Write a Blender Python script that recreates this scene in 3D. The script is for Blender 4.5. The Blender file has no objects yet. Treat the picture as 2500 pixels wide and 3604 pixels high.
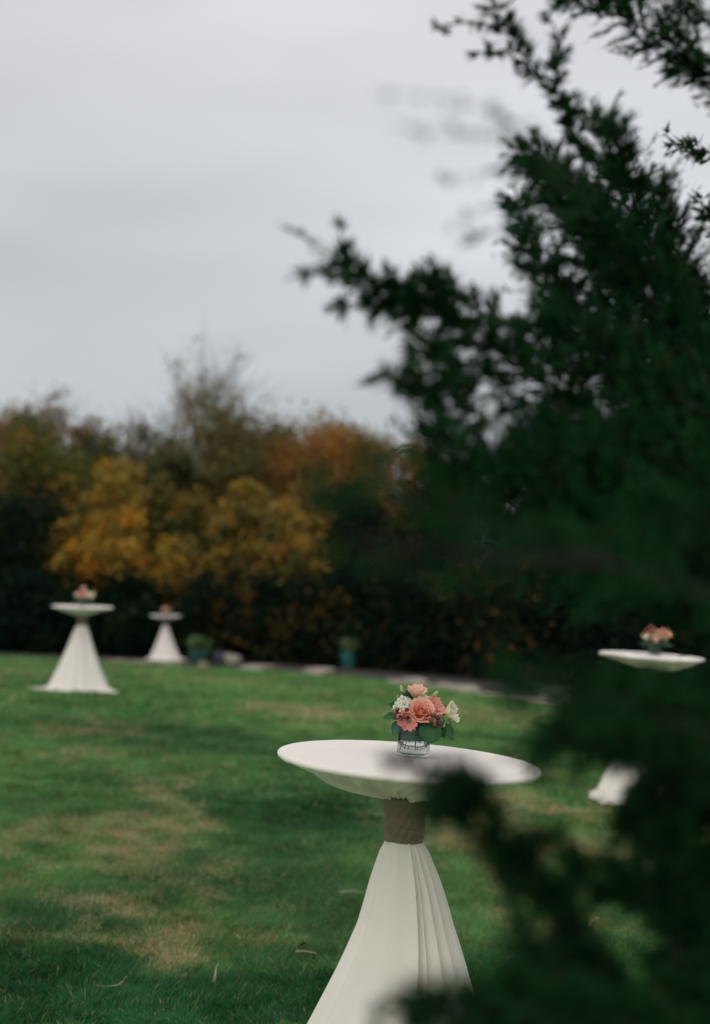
import bpy, math, random
import numpy as np
from mathutils import Vector, Matrix, Quaternion

scene = bpy.context.scene
COL = scene.collection
PI = math.pi

# ------------------------------------------------------------------ camera
cam_data = bpy.data.cameras.new('camera')
cam = bpy.data.objects.new('camera', cam_data)
COL.objects.link(cam)
cam.location = (0.0, 0.0, 1.65)
cam.rotation_euler = (math.radians(91.80), 0.0, 0.0)
cam_data.sensor_fit = 'HORIZONTAL'
cam_data.sensor_width = 24.0
cam_data.lens = 50.0
cam_data.clip_start = 0.05
cam_data.clip_end = 2000.0
cam_data.dof.use_dof = True
cam_data.dof.focus_distance = 4.50
cam_data.dof.aperture_fstop = 1.6
cam_data.dof.aperture_blades = 9
scene.camera = cam

# ------------------------------------------------------------------ sky
SUN_EL, SUN_AZ = 40.0, -160.0
world = bpy.data.worlds.new('World')
scene.world = world
world.use_nodes = True
nt = world.node_tree
nt.nodes.clear()
def wn(kind, **kw):
    n = nt.nodes.new(kind)
    for k, v in kw.items():
        setattr(n, k, v)
    return n
w_out = wn('ShaderNodeOutputWorld')
bg_sky = wn('ShaderNodeBackground'); bg_sky.inputs['Strength'].default_value = 0.06
bg_cloud = wn('ShaderNodeBackground'); bg_cloud.inputs['Strength'].default_value = 1.0
sky = wn('ShaderNodeTexSky', sky_type='NISHITA', sun_disc=False)
sky.sun_elevation = math.radians(SUN_EL)
sky.sun_rotation = math.radians(SUN_AZ)
tc = wn('ShaderNodeTexCoord')
sep = wn('ShaderNodeSeparateXYZ')
nt.links.new(tc.outputs['Generated'], sep.inputs[0])
ramp = wn('ShaderNodeValToRGB')          # overcast veil: brighter towards the zenith
e = ramp.color_ramp.elements
e[0].position = 0.0;  e[0].color = (0.44, 0.495, 0.52, 1)
e[1].position = 1.0;  e[1].color = (0.86, 0.86, 0.88, 1)
k = e.new(0.16); k.color = (0.62, 0.645, 0.67, 1)
k = e.new(0.34); k.color = (0.72, 0.73, 0.755, 1)
nt.links.new(sep.outputs['Z'], ramp.inputs['Fac'])
mp = wn('ShaderNodeMapping'); mp.inputs['Scale'].default_value = (1.5, 1.5, 5.0)
mp.inputs['Location'].default_value = (0.4, 0.2, 0.9)
nt.links.new(tc.outputs['Generated'], mp.inputs['Vector'])
nz = wn('ShaderNodeTexNoise'); nz.inputs['Scale'].default_value = 1.5
nz.inputs['Detail'].default_value = 2.5; nz.inputs['Roughness'].default_value = 0.5
nt.links.new(mp.outputs[0], nz.inputs['Vector'])
mr = wn('ShaderNodeMapRange')
mr.inputs['From Min'].default_value = 0.30; mr.inputs['From Max'].default_value = 0.70
mr.inputs['To Min'].default_value = 0.80; mr.inputs['To Max'].default_value = 1.14
nt.links.new(nz.outputs['Fac'], mr.inputs['Value'])
mul = wn('ShaderNodeVectorMath', operation='SCALE')
nt.links.new(ramp.outputs['Color'], mul.inputs[0])
nt.links.new(mr.outputs[0], mul.inputs['Scale'])
nt.links.new(mul.outputs[0], bg_cloud.inputs['Color'])
nt.links.new(sky.outputs['Color'], bg_sky.inputs['Color'])
mixw = wn('ShaderNodeMixShader'); mixw.inputs['Fac'].default_value = 0.94
nt.links.new(bg_sky.outputs[0], mixw.inputs[1])
nt.links.new(bg_cloud.outputs[0], mixw.inputs[2])
nt.links.new(mixw.outputs[0], w_out.inputs['Surface'])

sun_data = bpy.data.lights.new('sun', 'SUN')
sun_data.energy = 0.75
sun_data.angle = math.radians(50)
sun_data.color = (1.0, 0.97, 0.93)
sun = bpy.data.objects.new('sun', sun_data)
COL.objects.link(sun)
se, sa = math.radians(SUN_EL), math.radians(SUN_AZ)
sdir = Vector((math.sin(sa) * math.cos(se), math.cos(sa) * math.cos(se), math.sin(se)))
sun.rotation_euler = sdir.to_track_quat('Z', 'Y').to_euler()
sun.location = (0, 0, 30)

vs = scene.view_settings
scene.display_settings.display_device = 'sRGB'
vs.view_transform = 'Standard'
vs.look = 'None'
vs.exposure = 0.08
vs.gamma = 1.0
vs.use_curve_mapping = False
cy = scene.cycles
cy.use_denoising = True
cy.use_adaptive_sampling = False
cy.max_bounces = 24
cy.diffuse_bounces = 3
cy.glossy_bounces = 3
cy.transmission_bounces = 24
cy.transparent_max_bounces = 8
cy.caustics_reflective = False

# ------------------------------------------------------------------ helpers
def tag(o, label, cat, group=None, kind=None):
    o['label'] = label
    if cat: o['category'] = cat
    if group: o['group'] = group
    if kind: o['kind'] = kind
    return o

def empty(name, loc=(0, 0, 0), mat=None):
    o = bpy.data.objects.new(name, None)
    o.empty_display_size = 0.1
    COL.objects.link(o)
    if mat is not None: o.matrix_world = mat
    else: o.location = loc
    return o

def mesh(name, V, F, mat, col=None, smooth=True):
    V = np.asarray(V, dtype=np.float32).reshape(-1, 3)
    me = bpy.data.meshes.new(name)
    if isinstance(F, np.ndarray):
        k = F.shape[1]; n = F.shape[0]
        me.vertices.add(len(V)); me.vertices.foreach_set('co', V.ravel())
        me.loops.add(n * k); me.loops.foreach_set('vertex_index', F.astype(np.int32).ravel())
        me.polygons.add(n); me.polygons.foreach_set('loop_start', np.arange(0, n * k, k, dtype=np.int32))
        me.update(calc_edges=True)
    else:
        me.from_pydata(V.tolist(), [], F)
    if smooth:
        me.polygons.foreach_set('use_smooth', np.ones(len(me.polygons), dtype=bool))
    if col is not None:
        c = np.asarray(col, dtype=np.float32)
        if c.ndim == 1: c = np.tile(c, (len(V), 1))
        if c.shape[1] == 3: c = np.hstack([c, np.ones((len(c), 1), np.float32)])
        a = me.attributes.new('col', 'FLOAT_COLOR', 'POINT')
        a.data.foreach_set('color', c.ravel())
    me.materials.append(mat)
    me.update()
    return me

def obj(name, me, parent=None, loc=None, mat=None):
    o = bpy.data.objects.new(name, me)
    COL.objects.link(o)
    if parent is not None: o.parent = parent
    if mat is not None: o.matrix_local = mat
    elif loc is not None: o.location = loc
    return o

def grid_faces(nu, nv, wrap=False):
    """rows = nv, columns = nu; quads"""
    F = []
    cols = nu if wrap else nu - 1
    i, j = np.meshgrid(np.arange(cols), np.arange(nv - 1))
    i = i.ravel(); j = j.ravel(); i2 = (i + 1) % nu
    return np.stack([j * nu + i, j * nu + i2, (j + 1) * nu + i2, (j + 1) * nu + i], 1)

def tube(pts, rad, sides=7):
    """tapered tube through pts; returns V, F(list)"""
    pts = [Vector(p) for p in pts]
    V, F = [], []
    prev = None
    for i, p in enumerate(pts):
        a = pts[max(i - 1, 0)]; b = pts[min(i + 1, len(pts) - 1)]
        t = (b - a).normalized()
        if prev is None:
            n = t.orthogonal().normalized()
        else:
            n = (prev - t * prev.dot(t)).normalized()
        prev = n
        bn = t.cross(n)
        for s in range(sides):
            an = 2 * PI * s / sides
            V.append(p + (n * math.cos(an) + bn * math.sin(an)) * rad[i])
    for i in range(len(pts) - 1):
        for s in range(sides):
            s2 = (s + 1) % sides
            F.append((i * sides + s, i * sides + s2, (i + 1) * sides + s2, (i + 1) * sides + s))
    F.append(tuple(reversed(range(sides))))
    F.append(tuple(range((len(pts) - 1) * sides, len(pts) * sides)))
    return V, F

class Join:
    def __init__(s): s.V = []; s.F = []
    def add(s, V, F):
        o = len(s.V)
        s.V.extend([tuple(v) for v in V]); s.F.extend([tuple(i + o for i in f) for f in F])

def lathe(prof, n=48):
    V, F = [], []
    for (r, z) in prof:
        for i in range(n):
            a = 2 * PI * i / n
            V.append((r * math.sin(a), -r * math.cos(a), z))
    for j in range(len(prof) - 1):
        for i in range(n):
            i2 = (i + 1) % n
            F.append((j * n + i, j * n + i2, (j + 1) * n + i2, (j + 1) * n + i))
    return V, F

def smooth_poly(pts, step):
    """Catmull-Rom resample of a polyline"""
    P_ = [np.array(p, float) for p in pts]
    P_ = [2 * P_[0] - P_[1]] + P_ + [2 * P_[-1] - P_[-2]]
    out = []
    for i in range(1, len(P_) - 2):
        p0, p1, p2, p3 = P_[i - 1:i + 3]
        n = max(2, int(np.linalg.norm(p2 - p1) / step))
        for t in np.arange(n) / n:
            out.append(0.5 * ((2 * p1) + (-p0 + p2) * t + (2 * p0 - 5 * p1 + 4 * p2 - p3) * t * t + (-p0 + 3 * p1 - 3 * p2 + p3) * t ** 3))
    out.append(P_[-2])
    return np.array(out)

# value noise in the plane, used to vary the turf
_rs = np.random.RandomState(7)
_lat = _rs.rand(256, 256)
def vnoise(x, y):
    xi = np.floor(x).astype(int); yi = np.floor(y).astype(int)
    fx = x - xi; fy = y - yi
    fx = fx * fx * (3 - 2 * fx); fy = fy * fy * (3 - 2 * fy)
    g = lambda a, b: _lat[a & 255, b & 255]
    return (g(xi, yi) * (1 - fx) + g(xi + 1, yi) * fx) * (1 - fy) + (g(xi, yi + 1) * (1 - fx) + g(xi + 1, yi + 1) * fx) * fy
def fbm(x, y, o=4):
    s = 0; a = 0.5; t = 0
    for i in range(o):
        s = s + a * vnoise(x + 17.3 * i, y + 9.1 * i); t += a
        x = x * 2.03; y = y * 2.03; a *= 0.5
    return s / t

# ------------------------------------------------------------------ materials
MATS = {}
def new_mat(name):
    m = bpy.data.materials.new(name); m.use_nodes = True
    MATS[name] = m
    return m, m.node_tree, m.node_tree.nodes['Principled BSDF']

def mat_plain(name, color, rough=0.6, var=0.12, scale=20, bump=0.0, bscale=200, sheen=0, spec=0.5, coat=0):
    m, t, b = new_mat(name)
    n = t.nodes.new('ShaderNodeTexNoise'); n.inputs['Scale'].default_value = scale
    n.inputs['Detail'].default_value = 5
    tcn = t.nodes.new('ShaderNodeTexCoord')
    t.links.new(tcn.outputs['Object'], n.inputs['Vector'])
    r = t.nodes.new('ShaderNodeValToRGB')
    c0 = tuple(c * (1 - var) for c in color); c1 = tuple(min(1, c * (1 + var)) for c in color)
    r.color_ramp.elements[0].position = 0.3; r.color_ramp.elements[0].color = (*c0, 1)
    r.color_ramp.elements[1].position = 0.7; r.color_ramp.elements[1].color = (*c1, 1)
    t.links.new(n.outputs['Fac'], r.inputs['Fac'])
    t.links.new(r.outputs['Color'], b.inputs['Base Color'])
    b.inputs['Roughness'].default_value = rough
    b.inputs['Specular IOR Level'].default_value = spec
    b.inputs['Coat Weight'].default_value = coat
    if sheen: b.inputs['Sheen Weight'].default_value = sheen
    if bump:
        n2 = t.nodes.new('ShaderNodeTexNoise'); n2.inputs['Scale'].default_value = bscale
        t.links.new(tcn.outputs['Object'], n2.inputs['Vector'])
        bp = t.nodes.new('ShaderNodeBump'); bp.inputs['Strength'].default_value = bump
        bp.inputs['Distance'].default_value = 0.004
        t.links.new(n2.outputs['Fac'], bp.inputs['Height'])
        t.links.new(bp.outputs[0], b.inputs['Normal'])
    return m

def mat_leafy(name, rough=0.55, trans=0.25, spec=0.35, tint=(1.1, 1.1, 0.7)):
    """colour per leaf comes from the mesh attribute 'col' """
    m, t, b = new_mat(name)
    a = t.nodes.new('ShaderNodeAttribute'); a.attribute_name = 'col'
    t.links.new(a.outputs['Color'], b.inputs['Base Color'])
    b.inputs['Roughness'].default_value = rough
    b.inputs['Specular IOR Level'].default_value = spec
    if trans > 0:
        tr = t.nodes.new('ShaderNodeBsdfTranslucent')
        vm = t.nodes.new('ShaderNodeVectorMath'); vm.operation = 'MULTIPLY'
        vm.inputs[1].default_value = tint
        t.links.new(a.outputs['Color'], vm.inputs[0])
        t.links.new(vm.outputs[0], tr.inputs['Color'])
        mx = t.nodes.new('ShaderNodeMixShader'); mx.inputs['Fac'].default_value = trans
        t.links.new(b.outputs[0], mx.inputs[1]); t.links.new(tr.outputs[0], mx.inputs[2])
        t.links.new(mx.outputs[0], t.nodes['Material Output'].inputs['Surface'])
    return m

def mat_cloth(name, color, thread=900.0, bump=0.25, rough=0.85):
    m, t, b = new_mat(name)
    tcn = t.nodes.new('ShaderNodeTexCoord')
    n = t.nodes.new('ShaderNodeTexNoise'); n.inputs['Scale'].default_value = 6; n.inputs['Detail'].default_value = 6
    t.links.new(tcn.outputs['Object'], n.inputs['Vector'])
    r = t.nodes.new('ShaderNodeValToRGB')
    r.color_ramp.elements[0].position = 0.25; r.color_ramp.elements[0].color = (*[c * 0.94 for c in color], 1)
    r.color_ramp.elements[1].position = 0.75; r.color_ramp.elements[1].color = (*color, 1)
    t.links.new(n.outputs['Fac'], r.inputs['Fac'])
    t.links.new(r.outputs['Color'], b.inputs['Base Color'])
    b.inputs['Roughness'].default_value = rough
    b.inputs['Specular IOR Level'].default_value = 0.2
    b.inputs['Sheen Weight'].default_value = 0.15
    w = t.nodes.new('ShaderNodeTexNoise'); w.inputs['Scale'].default_value = thread; w.inputs['Detail'].default_value = 2
    t.links.new(tcn.outputs['Object'], w.inputs['Vector'])
    w2 = t.nodes.new('ShaderNodeTexNoise'); w2.inputs['Scale'].default_value = 26; w2.inputs['Detail'].default_value = 3
    t.links.new(tcn.outputs['Object'], w2.inputs['Vector'])
    ad = t.nodes.new('ShaderNodeMath'); ad.operation = 'MULTIPLY_ADD'
    ad.inputs[1].default_value = 2.5
    t.links.new(w2.outputs['Fac'], ad.inputs[0]); t.links.new(w.outputs['Fac'], ad.inputs[2])
    bp = t.nodes.new('ShaderNodeBump'); bp.inputs['Strength'].default_value = bump; bp.inputs['Distance'].default_value = 0.0015
    t.links.new(ad.outputs[0], bp.inputs['Height']); t.links.new(bp.outputs[0], b.inputs['Normal'])
    return m

M_cloth = mat_cloth('ivory_cloth', (0.88, 0.81, 0.725))
M_sash = mat_cloth('taupe_sash', (0.21, 0.168, 0.118), thread=700, bump=0.5)
M_bark = mat_plain('bark', (0.045, 0.034, 0.026), 0.9, 0.4, 14, 0.8, 30)
M_jbark = mat_plain('juniper_bark', (0.018, 0.015, 0.011), 0.9, 0.4, 14, 0.8, 30)
M_paletwig = mat_plain('pale_bark', (0.24, 0.20, 0.155), 0.9, 0.3, 14)
M_leaf = mat_leafy('autumn_leaf', 0.7, 0.25, 0.08)
M_ever = mat_leafy('evergreen_leaf', 0.8, 0.05, 0.04)
M_juniper = mat_leafy('juniper_foliage', 0.7, 0.15, 0.06, (1.0, 1.2, 0.8))
M_grass = mat_leafy('grass_blade', 0.6, 0.28, 0.12)
M_petal = mat_leafy('petal', 0.6, 0.25, 0.2, (1.05, 0.95, 0.9))
M_fleaf = mat_leafy('bouquet_leaf', 0.5, 0.12, 0.25, (1.0, 1.2, 0.6))
M_pot = mat_plain('teal_glaze', (0.035, 0.17, 0.14), 0.25, 0.3, 6, coat=0.3)
M_potdark = mat_plain('dark_teal_glaze', (0.010, 0.060, 0.052), 0.3, 0.3, 6, coat=0.2)
M_soil = mat_plain('soil', (0.02, 0.014, 0.01), 0.95, 0.4, 40)
M_stone = mat_plain('pale_stone', (0.29, 0.25, 0.20), 0.9, 0.3, 5, 0.7, 18)
M_pinkstone = mat_plain('pinkish_stone', (0.26, 0.17, 0.13), 0.9, 0.25, 6, 0.7, 18)
M_slate = mat_plain('slate_stone', (0.035, 0.040, 0.055), 0.85, 0.3, 6, 0.6, 20)
M_stem = mat_plain('green_stem', (0.05, 0.085, 0.03), 0.5, 0.2, 30)
M_berry = mat_plain('berry_skin', (0.13, 0.018, 0.016), 0.22, 0.3, 60, coat=0.4)
M_wrap = mat_plain('leaf_lining', (0.004, 0.066, 0.034), 0.4, 0.35, 30)
M_straw = mat_plain('dry_straw', (0.42, 0.33, 0.20), 0.8, 0.25, 60)
M_redleaf = mat_plain('red_leaf', (0.24, 0.035, 0.022), 0.7, 0.3, 60)

def mat_glass(name, ior, color=(1, 1, 1)):
    m, t, b = new_mat(name)
    b.inputs['Base Color'].default_value = (*color, 1)
    b.inputs['Roughness'].default_value = 0.0
    b.inputs['IOR'].default_value = ior
    b.inputs['Transmission Weight'].default_value = 1.0
    return m
M_glass = mat_glass('clear_glass', 1.38, (0.97, 0.99, 0.98))
M_water = mat_glass('vase_water', 1.33)

# ------------------------------------------------------------------ terrain
# TERRAIN-BEGIN
def gz(x, y):
    xx = 22.0 * math.tanh(x / 22.0)
    z = -0.057 * xx - 0.0115 * (math.sqrt(xx * xx + 4.0) - 2.0)
    if y > 9.0:
        if y < 20.0: z -= 0.0022 * (y - 9.0) ** 2
        elif y < 36.0: z -= 0.266 + 0.0484 * (y - 20.0)
        else: z -= 0.266 + 0.0484 * 16.0 + 0.30 * (1 - math.exp(-(y - 36.0) / 6.0))
    return z
# TERRAIN-END
gzv = np.vectorize(gz, otypes=[float])

EDGE = [(-60, 34.0), (-14, 33.2), (-8, 32.2), (-5, 32.0), (-2.8, 31.2), (0.0, 29.3), (2.6, 23.4), (5.0, 17.8), (8.0, 13.5), (14.0, 10.0), (60, 6.0)]
def lawn_edge(x):
    return np.interp(x, [a for a, b in EDGE], [b for a, b in EDGE])

xs = np.concatenate([np.linspace(-400, -30, 20)[:-1], np.linspace(-30, 30, 121), np.linspace(30, 400, 20)[1:]])
ys = np.concatenate([np.linspace(-200, -10, 10)[:-1], np.linspace(-10, 60, 141), np.linspace(60, 700, 20)[1:]])
X, Y = np.meshgrid(xs, ys)
Z = gzv(X, Y)
M_litter = mat_plain('leaf_litter_earth', (0.030, 0.024, 0.015), 0.95, 0.5, 1.5, 0.8, 12)
ground = obj('ground', mesh('ground', np.stack([X, Y, Z], -1), grid_faces(len(xs), len(ys)), M_litter))
tag(ground, 'dark leaf littered earth under the trees beyond the lawn', None, kind='structure')

# worn, straw-coloured patches in the turf: (x, y, rx, ry, strength)
PATCH = [(*(-1.045, 17.614), 1.5, 0.9, 0.95), (*(-2.192, 24.536), 1.0, 2.0, 0.8), (*(-0.53, 16.373), 1.0, 0.8, 0.7), (*(-1.029, 9.11), 0.38, 0.45, 1.0), (*(-1.351, 10.13), 0.40, 0.8, 0.8), (*(-1.453, 8.469), 0.42, 0.40, 0.8),
         (*(-1.18, 7.934), 0.35, 0.40, 0.7), (*(-0.674, 7.569), 0.35, 0.40, 0.75), (*(-0.896, 6.038), 0.30, 0.16, 1.1), (*(-0.999, 6.864), 0.30, 0.22, 0.8), (*(-0.684, 6.404), 0.30, 0.25, 0.75), (*(-0.492, 6.934), 0.25, 0.35, 0.6),
         (*(-1.975, 11.495), 0.35, 1.2, 0.7), (*(-2.846, 13.235), 0.6, 0.9, 0.7), (*(-2.454, 10.433), 0.3, 0.7, 0.6), (*(-1.656, 7.223), 0.25, 0.25, 0.5), (*(-1.347, 6.123), 0.2, 0.12, 0.6), (*(1.113, 10.279), 0.55, 0.5, 0.95), (*(0.733, 8.402), 0.30, 0.5, 0.9),
         (*(1.289, 8.769), 0.5, 0.5, 0.9), (*(1.355, 17.954), 1.0, 1.3, 0.6), (*(1.067, 6.727), 0.4, 0.3, 0.8), (*(-0.204, 6.325), 0.25, 0.15, 0.7), (*(-0.309, 6.56), 0.25, 0.2, 0.5), (*(0.716, 7.232), 0.25, 0.4, 0.5), (*(1.124, 18.574), 0.8, 0.5, 0.6)]
GREENP = [(*(-0.621, 5.514), 2.6, 0.45, 1.3), (*(-0.732, 5.253), 1.4, 0.25, 0.9), (*(-0.279, 9.516), 0.8, 1.2, 0.9), (*(-0.672, 12.613), 1.2, 1.2, 0.6), (*(-2.063, 13.832), 1.4, 1.0, 0.5), (*(-0.961, 5.398), 1.2, 0.35, 1.0), (*(-0.131, 5.659), 0.8, 0.35, 0.9), (*(-0.174, 7.48), 0.5, 0.6, 0.7), (*(-1.478, 6.713), 0.6, 0.5, 0.6), (*(0.699, 6.141), 0.5, 0.5, 0.7), (*(-2.165, 9.808), 0.6, 1.0, 0.5), (*(1.543, 11.411), 0.6, 0.5, 0.6)]
def turf(x, y, split=None):
    """albedo of the turf at x, y"""
    wx = x + 0.35 * (fbm(x * 1.7 + 3, y * 1.7, 3) - 0.5) * 2; wy = y + 0.5 * (fbm(x * 1.7 + 40, y * 1.7 + 9, 3) - 0.5) * 2
    dry = 1.1 * (fbm(wx * 0.55 + 5, wy * 0.42 + 2, 4) - 0.47)
    for (px, py, rx, ry, s) in PATCH:
        dry = dry + 0.62 * s * np.exp(-((wx - px) / (rx * .85)) ** 2 - ((wy - py) / (ry * 1.25)) ** 2)
    lush = 1.3 * (fbm(wx * 0.8 + 60, wy * 0.6 + 31, 3) - 0.5)
    for (px, py, rx, ry, s) in GREENP:
        g_ = np.exp(-((wx - px) / rx) ** 2 - ((wy - py) / ry) ** 2)
        lush = lush + 0.5 * s * g_; dry = dry - 0.35 * s * g_
    dry = np.clip(dry + 1.0 * (fbm(x * 7, y * 4.5, 3) - 0.5) + 0.7 * (fbm(x * 2.6 + 80, y * 1.5, 2) - 0.5), 0, 1)
    lush = np.clip(lush + 0.15, 0, 1)
    g0 = np.array([0.135, 0.275, 0.090]); g1 = np.array([0.026, 0.112, 0.038]); st = np.array([0.44, 0.345, 0.19])
    c = g0 + (g1 - g0) * lush[..., None]
    c = c * (0.40 + 0.65 * fbm(x * 2.2 + 11, y * 1.6 + 5, 3) + 0.70 * fbm(x * 8 + 3, y * 6, 2))[..., None]
    if split is not None:      # single blades are either dead or alive
        k = np.clip((dry - split) * 6 + 0.5, 0, 1)
        return c + (st - c) * k[..., None] * 0.9, dry
    return c + (st - c) * dry[..., None] * 0.85, dry

# the lawn sheet: rows follow the lawn's edge
lx = np.concatenate([np.linspace(-40, -12, 29)[:-1], np.linspace(-12, 12, 193), np.linspace(12, 40, 29)[1:]])
tt = np.concatenate([np.linspace(0, 0.2, 12)[:-1], np.linspace(0.2, 1, 260)])
LX, TT = np.meshgrid(lx, tt)
LY = -6.0 + (lawn_edge(LX) + 6.0) * TT
LZ = gzv(LX, LY) + 0.012
tc_, _ = turf(LX, LY)
M_turf = mat_leafy('turf', 0.9, 0.0, 0.1)
lawn = obj('lawn', mesh('lawn', np.stack([LX, LY, LZ], -1), grid_faces(len(lx), len(tt)), M_turf, (tc_ * 0.75).reshape(-1, 3)))
tag(lawn, 'mown green lawn with worn straw coloured patches', None, kind='structure')

# grass blades over the part of the lawn in view
rng = np.random.RandomState(11)
def blades(y0, y1, n, h, w, two):
    m = int(n * 1.0)
    y = y0 + (y1 - y0) * rng.rand(m)
    hw = 0.26 * y + 0.9
    x = (rng.rand(m) * 2 - 1) * hw
    ok = (y < lawn_edge(x) - 0.02)
    x = x[ok]; y = y[ok]; m = len(x)
    z = gzv(x, y) + 0.010
    c, dry = turf(x, y, 0.06 + 0.94 * rng.rand(m))
    clump = fbm(x * 5, y * 5, 3)
    hh = h * (0.25 + 1.4 * clump) * (0.6 + 0.8 * rng.rand(m)) * (1 - 0.45 * dry)
    az = rng.rand(m) * 2 * PI
    fl = fbm(x * 3 + 9, y * 3, 2) * 2 * PI * 2          # combed direction
    lean = (0.35 + 0.9 * rng.rand(m)) * hh
    la = np.where(rng.rand(m) < 0.5, fl, rng.rand(m) * 2 * PI)
    ww = w * (0.6 + 0.8 * rng.rand(m))
    ox = np.cos(az) * ww / 2; oy = np.sin(az) * ww / 2
    tip = np.stack([x + np.cos(la) * lean, y + np.sin(la) * lean, z + hh], 1)
    b0 = np.stack([x - ox, y - oy, z], 1); b1 = np.stack([x + ox, y + oy, z], 1)
    rv = (0.62 + 0.75 * rng.rand(m))[:, None]
    # single blades are straw or fresh, whatever their patch
    odd = rng.rand(m)
    c = np.where((odd < 0.035)[:, None], np.array([0.34, 0.27, 0.15]), c)
    c = c * rv
    if two:
        mid0 = np.stack([x - ox * .8 + np.cos(la) * lean * .35, y - oy * .8 + np.sin(la) * lean * .35, z + hh * .62], 1)
        mid1 = np.stack([x + ox * .8 + np.cos(la) * lean * .35, y + oy * .8 + np.sin(la) * lean * .35, z + hh * .62], 1)
        V = np.stack([b0, b1, mid1, mid0, tip], 1).reshape(-1, 3)
        i = np.arange(m)[:, None] * 5
        F = np.concatenate([i + np.array([[0, 1, 2]]), i + np.array([[0, 2, 3]]), i + np.array([[3, 2, 4]])])
        C = np.repeat(c, 5, 0)
    else:
        V = np.stack([b0, b1, tip], 1).reshape(-1, 3)
        F = np.arange(m * 3).reshape(-1, 3); C = np.repeat(c, 3, 0)
    return V, F, C
parts = [blades(4.0, 6.6, 230000, 0.030, 0.0030, True), blades(6.6, 9.5, 230000, 0.030, 0.0044, False),
         blades(9.5, 15.0, 170000, 0.032, 0.010, False), blades(15.0, 33.0, 160000, 0.038, 0.030, False)]
off = 0; VV = []; FF = []; CC = []
for V, F, C in parts:
    VV.append(V); FF.append(F + off); CC.append(C); off += len(V)
grass = obj('grass', mesh('grass', np.concatenate(VV), np.concatenate(FF), M_grass, np.concatenate(CC), smooth=False))
tag(grass, 'short mown grass blades, green with straw coloured dry patches', 'grass', kind='stuff')

# ------------------------------------------------------------------ woodland behind the lawn
def leaf_cloud(centres, sig, n, size, cols, rng, flat=0.75):
    """n leaves in gaussian clumps round the centres; each leaf a bent rhombus of two triangles"""
    centres = np.asarray(centres); k = rng.randint(0, len(centres), n)
    p = centres[k] + rng.randn(n, 3) * np.asarray(sig)[k][:, None] * np.array([1, 1, flat])
    a = rng.randn(n, 3); a /= np.linalg.norm(a, axis=1)[:, None]
    b = np.cross(a, rng.randn(n, 3)); b /= np.linalg.norm(b, axis=1)[:, None]
    s = (size * (0.6 + 0.8 * rng.rand(n)))[:, None]
    V = np.stack([p - a * s * .6, p + b * s * .32, p + a * s * .6, p - b * s * .32], 1).reshape(-1, 3)
    i = np.arange(n)[:, None] * 4
    F = np.concatenate([i + np.array([[0, 1, 2]]), i + np.array([[0, 2, 3]])])
    cols = np.asarray(cols)
    cc = rng.randint(0, len(cols), len(centres))
    ck = cc[k].copy(); sw = rng.rand(n) < 0.25
    ck[sw] = rng.randint(0, len(cols), sw.sum())
    c = cols[ck] * (0.6 + 0.8 * rng.rand(n))[:, None]
    return V, F, np.repeat(c, 4, 0)

def tree(name, label, x, y, h, rad, cols, n=6000, size=0.12, base=0.25, bare=0.0, seed=0, group=None, twig=None, lobes=26, cat='tree', leafmat=None, tight=1.0):
    n = int(n * 1.25)
    rng = np.random.RandomState(seed)
    z0 = gz(x, y)
    root = empty(name, (x, y, z0 - 0.05))
    tag(root, label, cat, group)
    J = Join()
    lean = rng.randn(2) * 0.03 * h
    tr = [(lean[0] * t * t, lean[1] * t * t, h * 0.92 * t) for t in np.linspace(0, 1, 8)]
    r0 = 0.016 * h + 0.02
    J.add(*tube(tr, [r0 * (1 - 0.88 * t) * (1.35 if t == 0 else 1) for t in np.linspace(0, 1, 8)], 7))
    cent = []; sig = []
    for i in range(lobes):
        t = base + (0.97 - base) * ((i + rng.rand()) / lobes)
        a = i * 2.399 + rng.rand() * 0.8
        u = (t - base) / (1 - base)
        env = 0.72 * rad * (0.55 + 0.75 * math.sin(PI * min(1, u * 0.85 + 0.12))) * (0.6 + 0.5 * rng.rand()) * (1 - 0.45 * u * u)
        st = max(base * 0.5, t - 0.16)
        ps = Vector((lean[0] * st * st, lean[1] * st * st, h * 0.92 * st))
        pe = Vector((lean[0] + math.cos(a) * env, lean[1] + math.sin(a) * env, h * t))
        md = (ps + pe) / 2 + Vector((0, 0, -0.06 * env + rng.randn() * 0.05))
        rr = r0 * 0.38 * (1 - 0.6 * u)
        J.add(*tube([ps, md, pe], [rr, rr * .65, rr * .22], 5))
        cent.append(pe); sig.append(0.20 * rad + 0.10)
        cent.append(md + (pe - md) * 0.4); sig.append(0.22 * rad + 0.08)
        nb = 3 + int(9 * bare)
        for q in range(nb):
            s = 0.35 + 0.65 * rng.rand()
            b0 = md + (pe - md) * s if s > 0.5 else ps + (md - ps) * s * 2
            d = (pe - ps).normalized() * 0.7 + Vector(rng.randn(3)) * 0.45 + Vector((0, 0, 0.35 + 0.5 * bare))
            L = (0.22 + 0.30 * rng.rand()) * rad * (1 + 0.9 * bare)
            b1 = b0 + d.normalized() * L
            J.add(*tube([b0, b0 + (b1 - b0) * .5 + Vector(rng.randn(3)) * .04, b1], [rr * .3 + .004, rr * .2 + .003, .003], 4))
            if rng.rand() < 0.6 * (1 - bare * 0.7): cent.append(b1); sig.append(0.16 * rad + 0.06)
            for w in range(int(4 * bare)):
                e1 = b0 + (b1 - b0) * (0.3 + 0.7 * rng.rand())
                J.add(*tube([e1, e1 + (d.normalized() + Vector(rng.randn(3)) * .45).normalized() * L * .6], [.006, .003], 3))
    obj('trunk', mesh('trunk', J.V, J.F, twig or M_bark), root)
    V, F, C = leaf_cloud([tuple(c) for c in cent], np.array(sig) * (tight if bare < .4 else .55), n, size, cols, rng)
    obj('crown', mesh('crown', V, F, leafmat or M_leaf, C, smooth=False), root)
    return root

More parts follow.
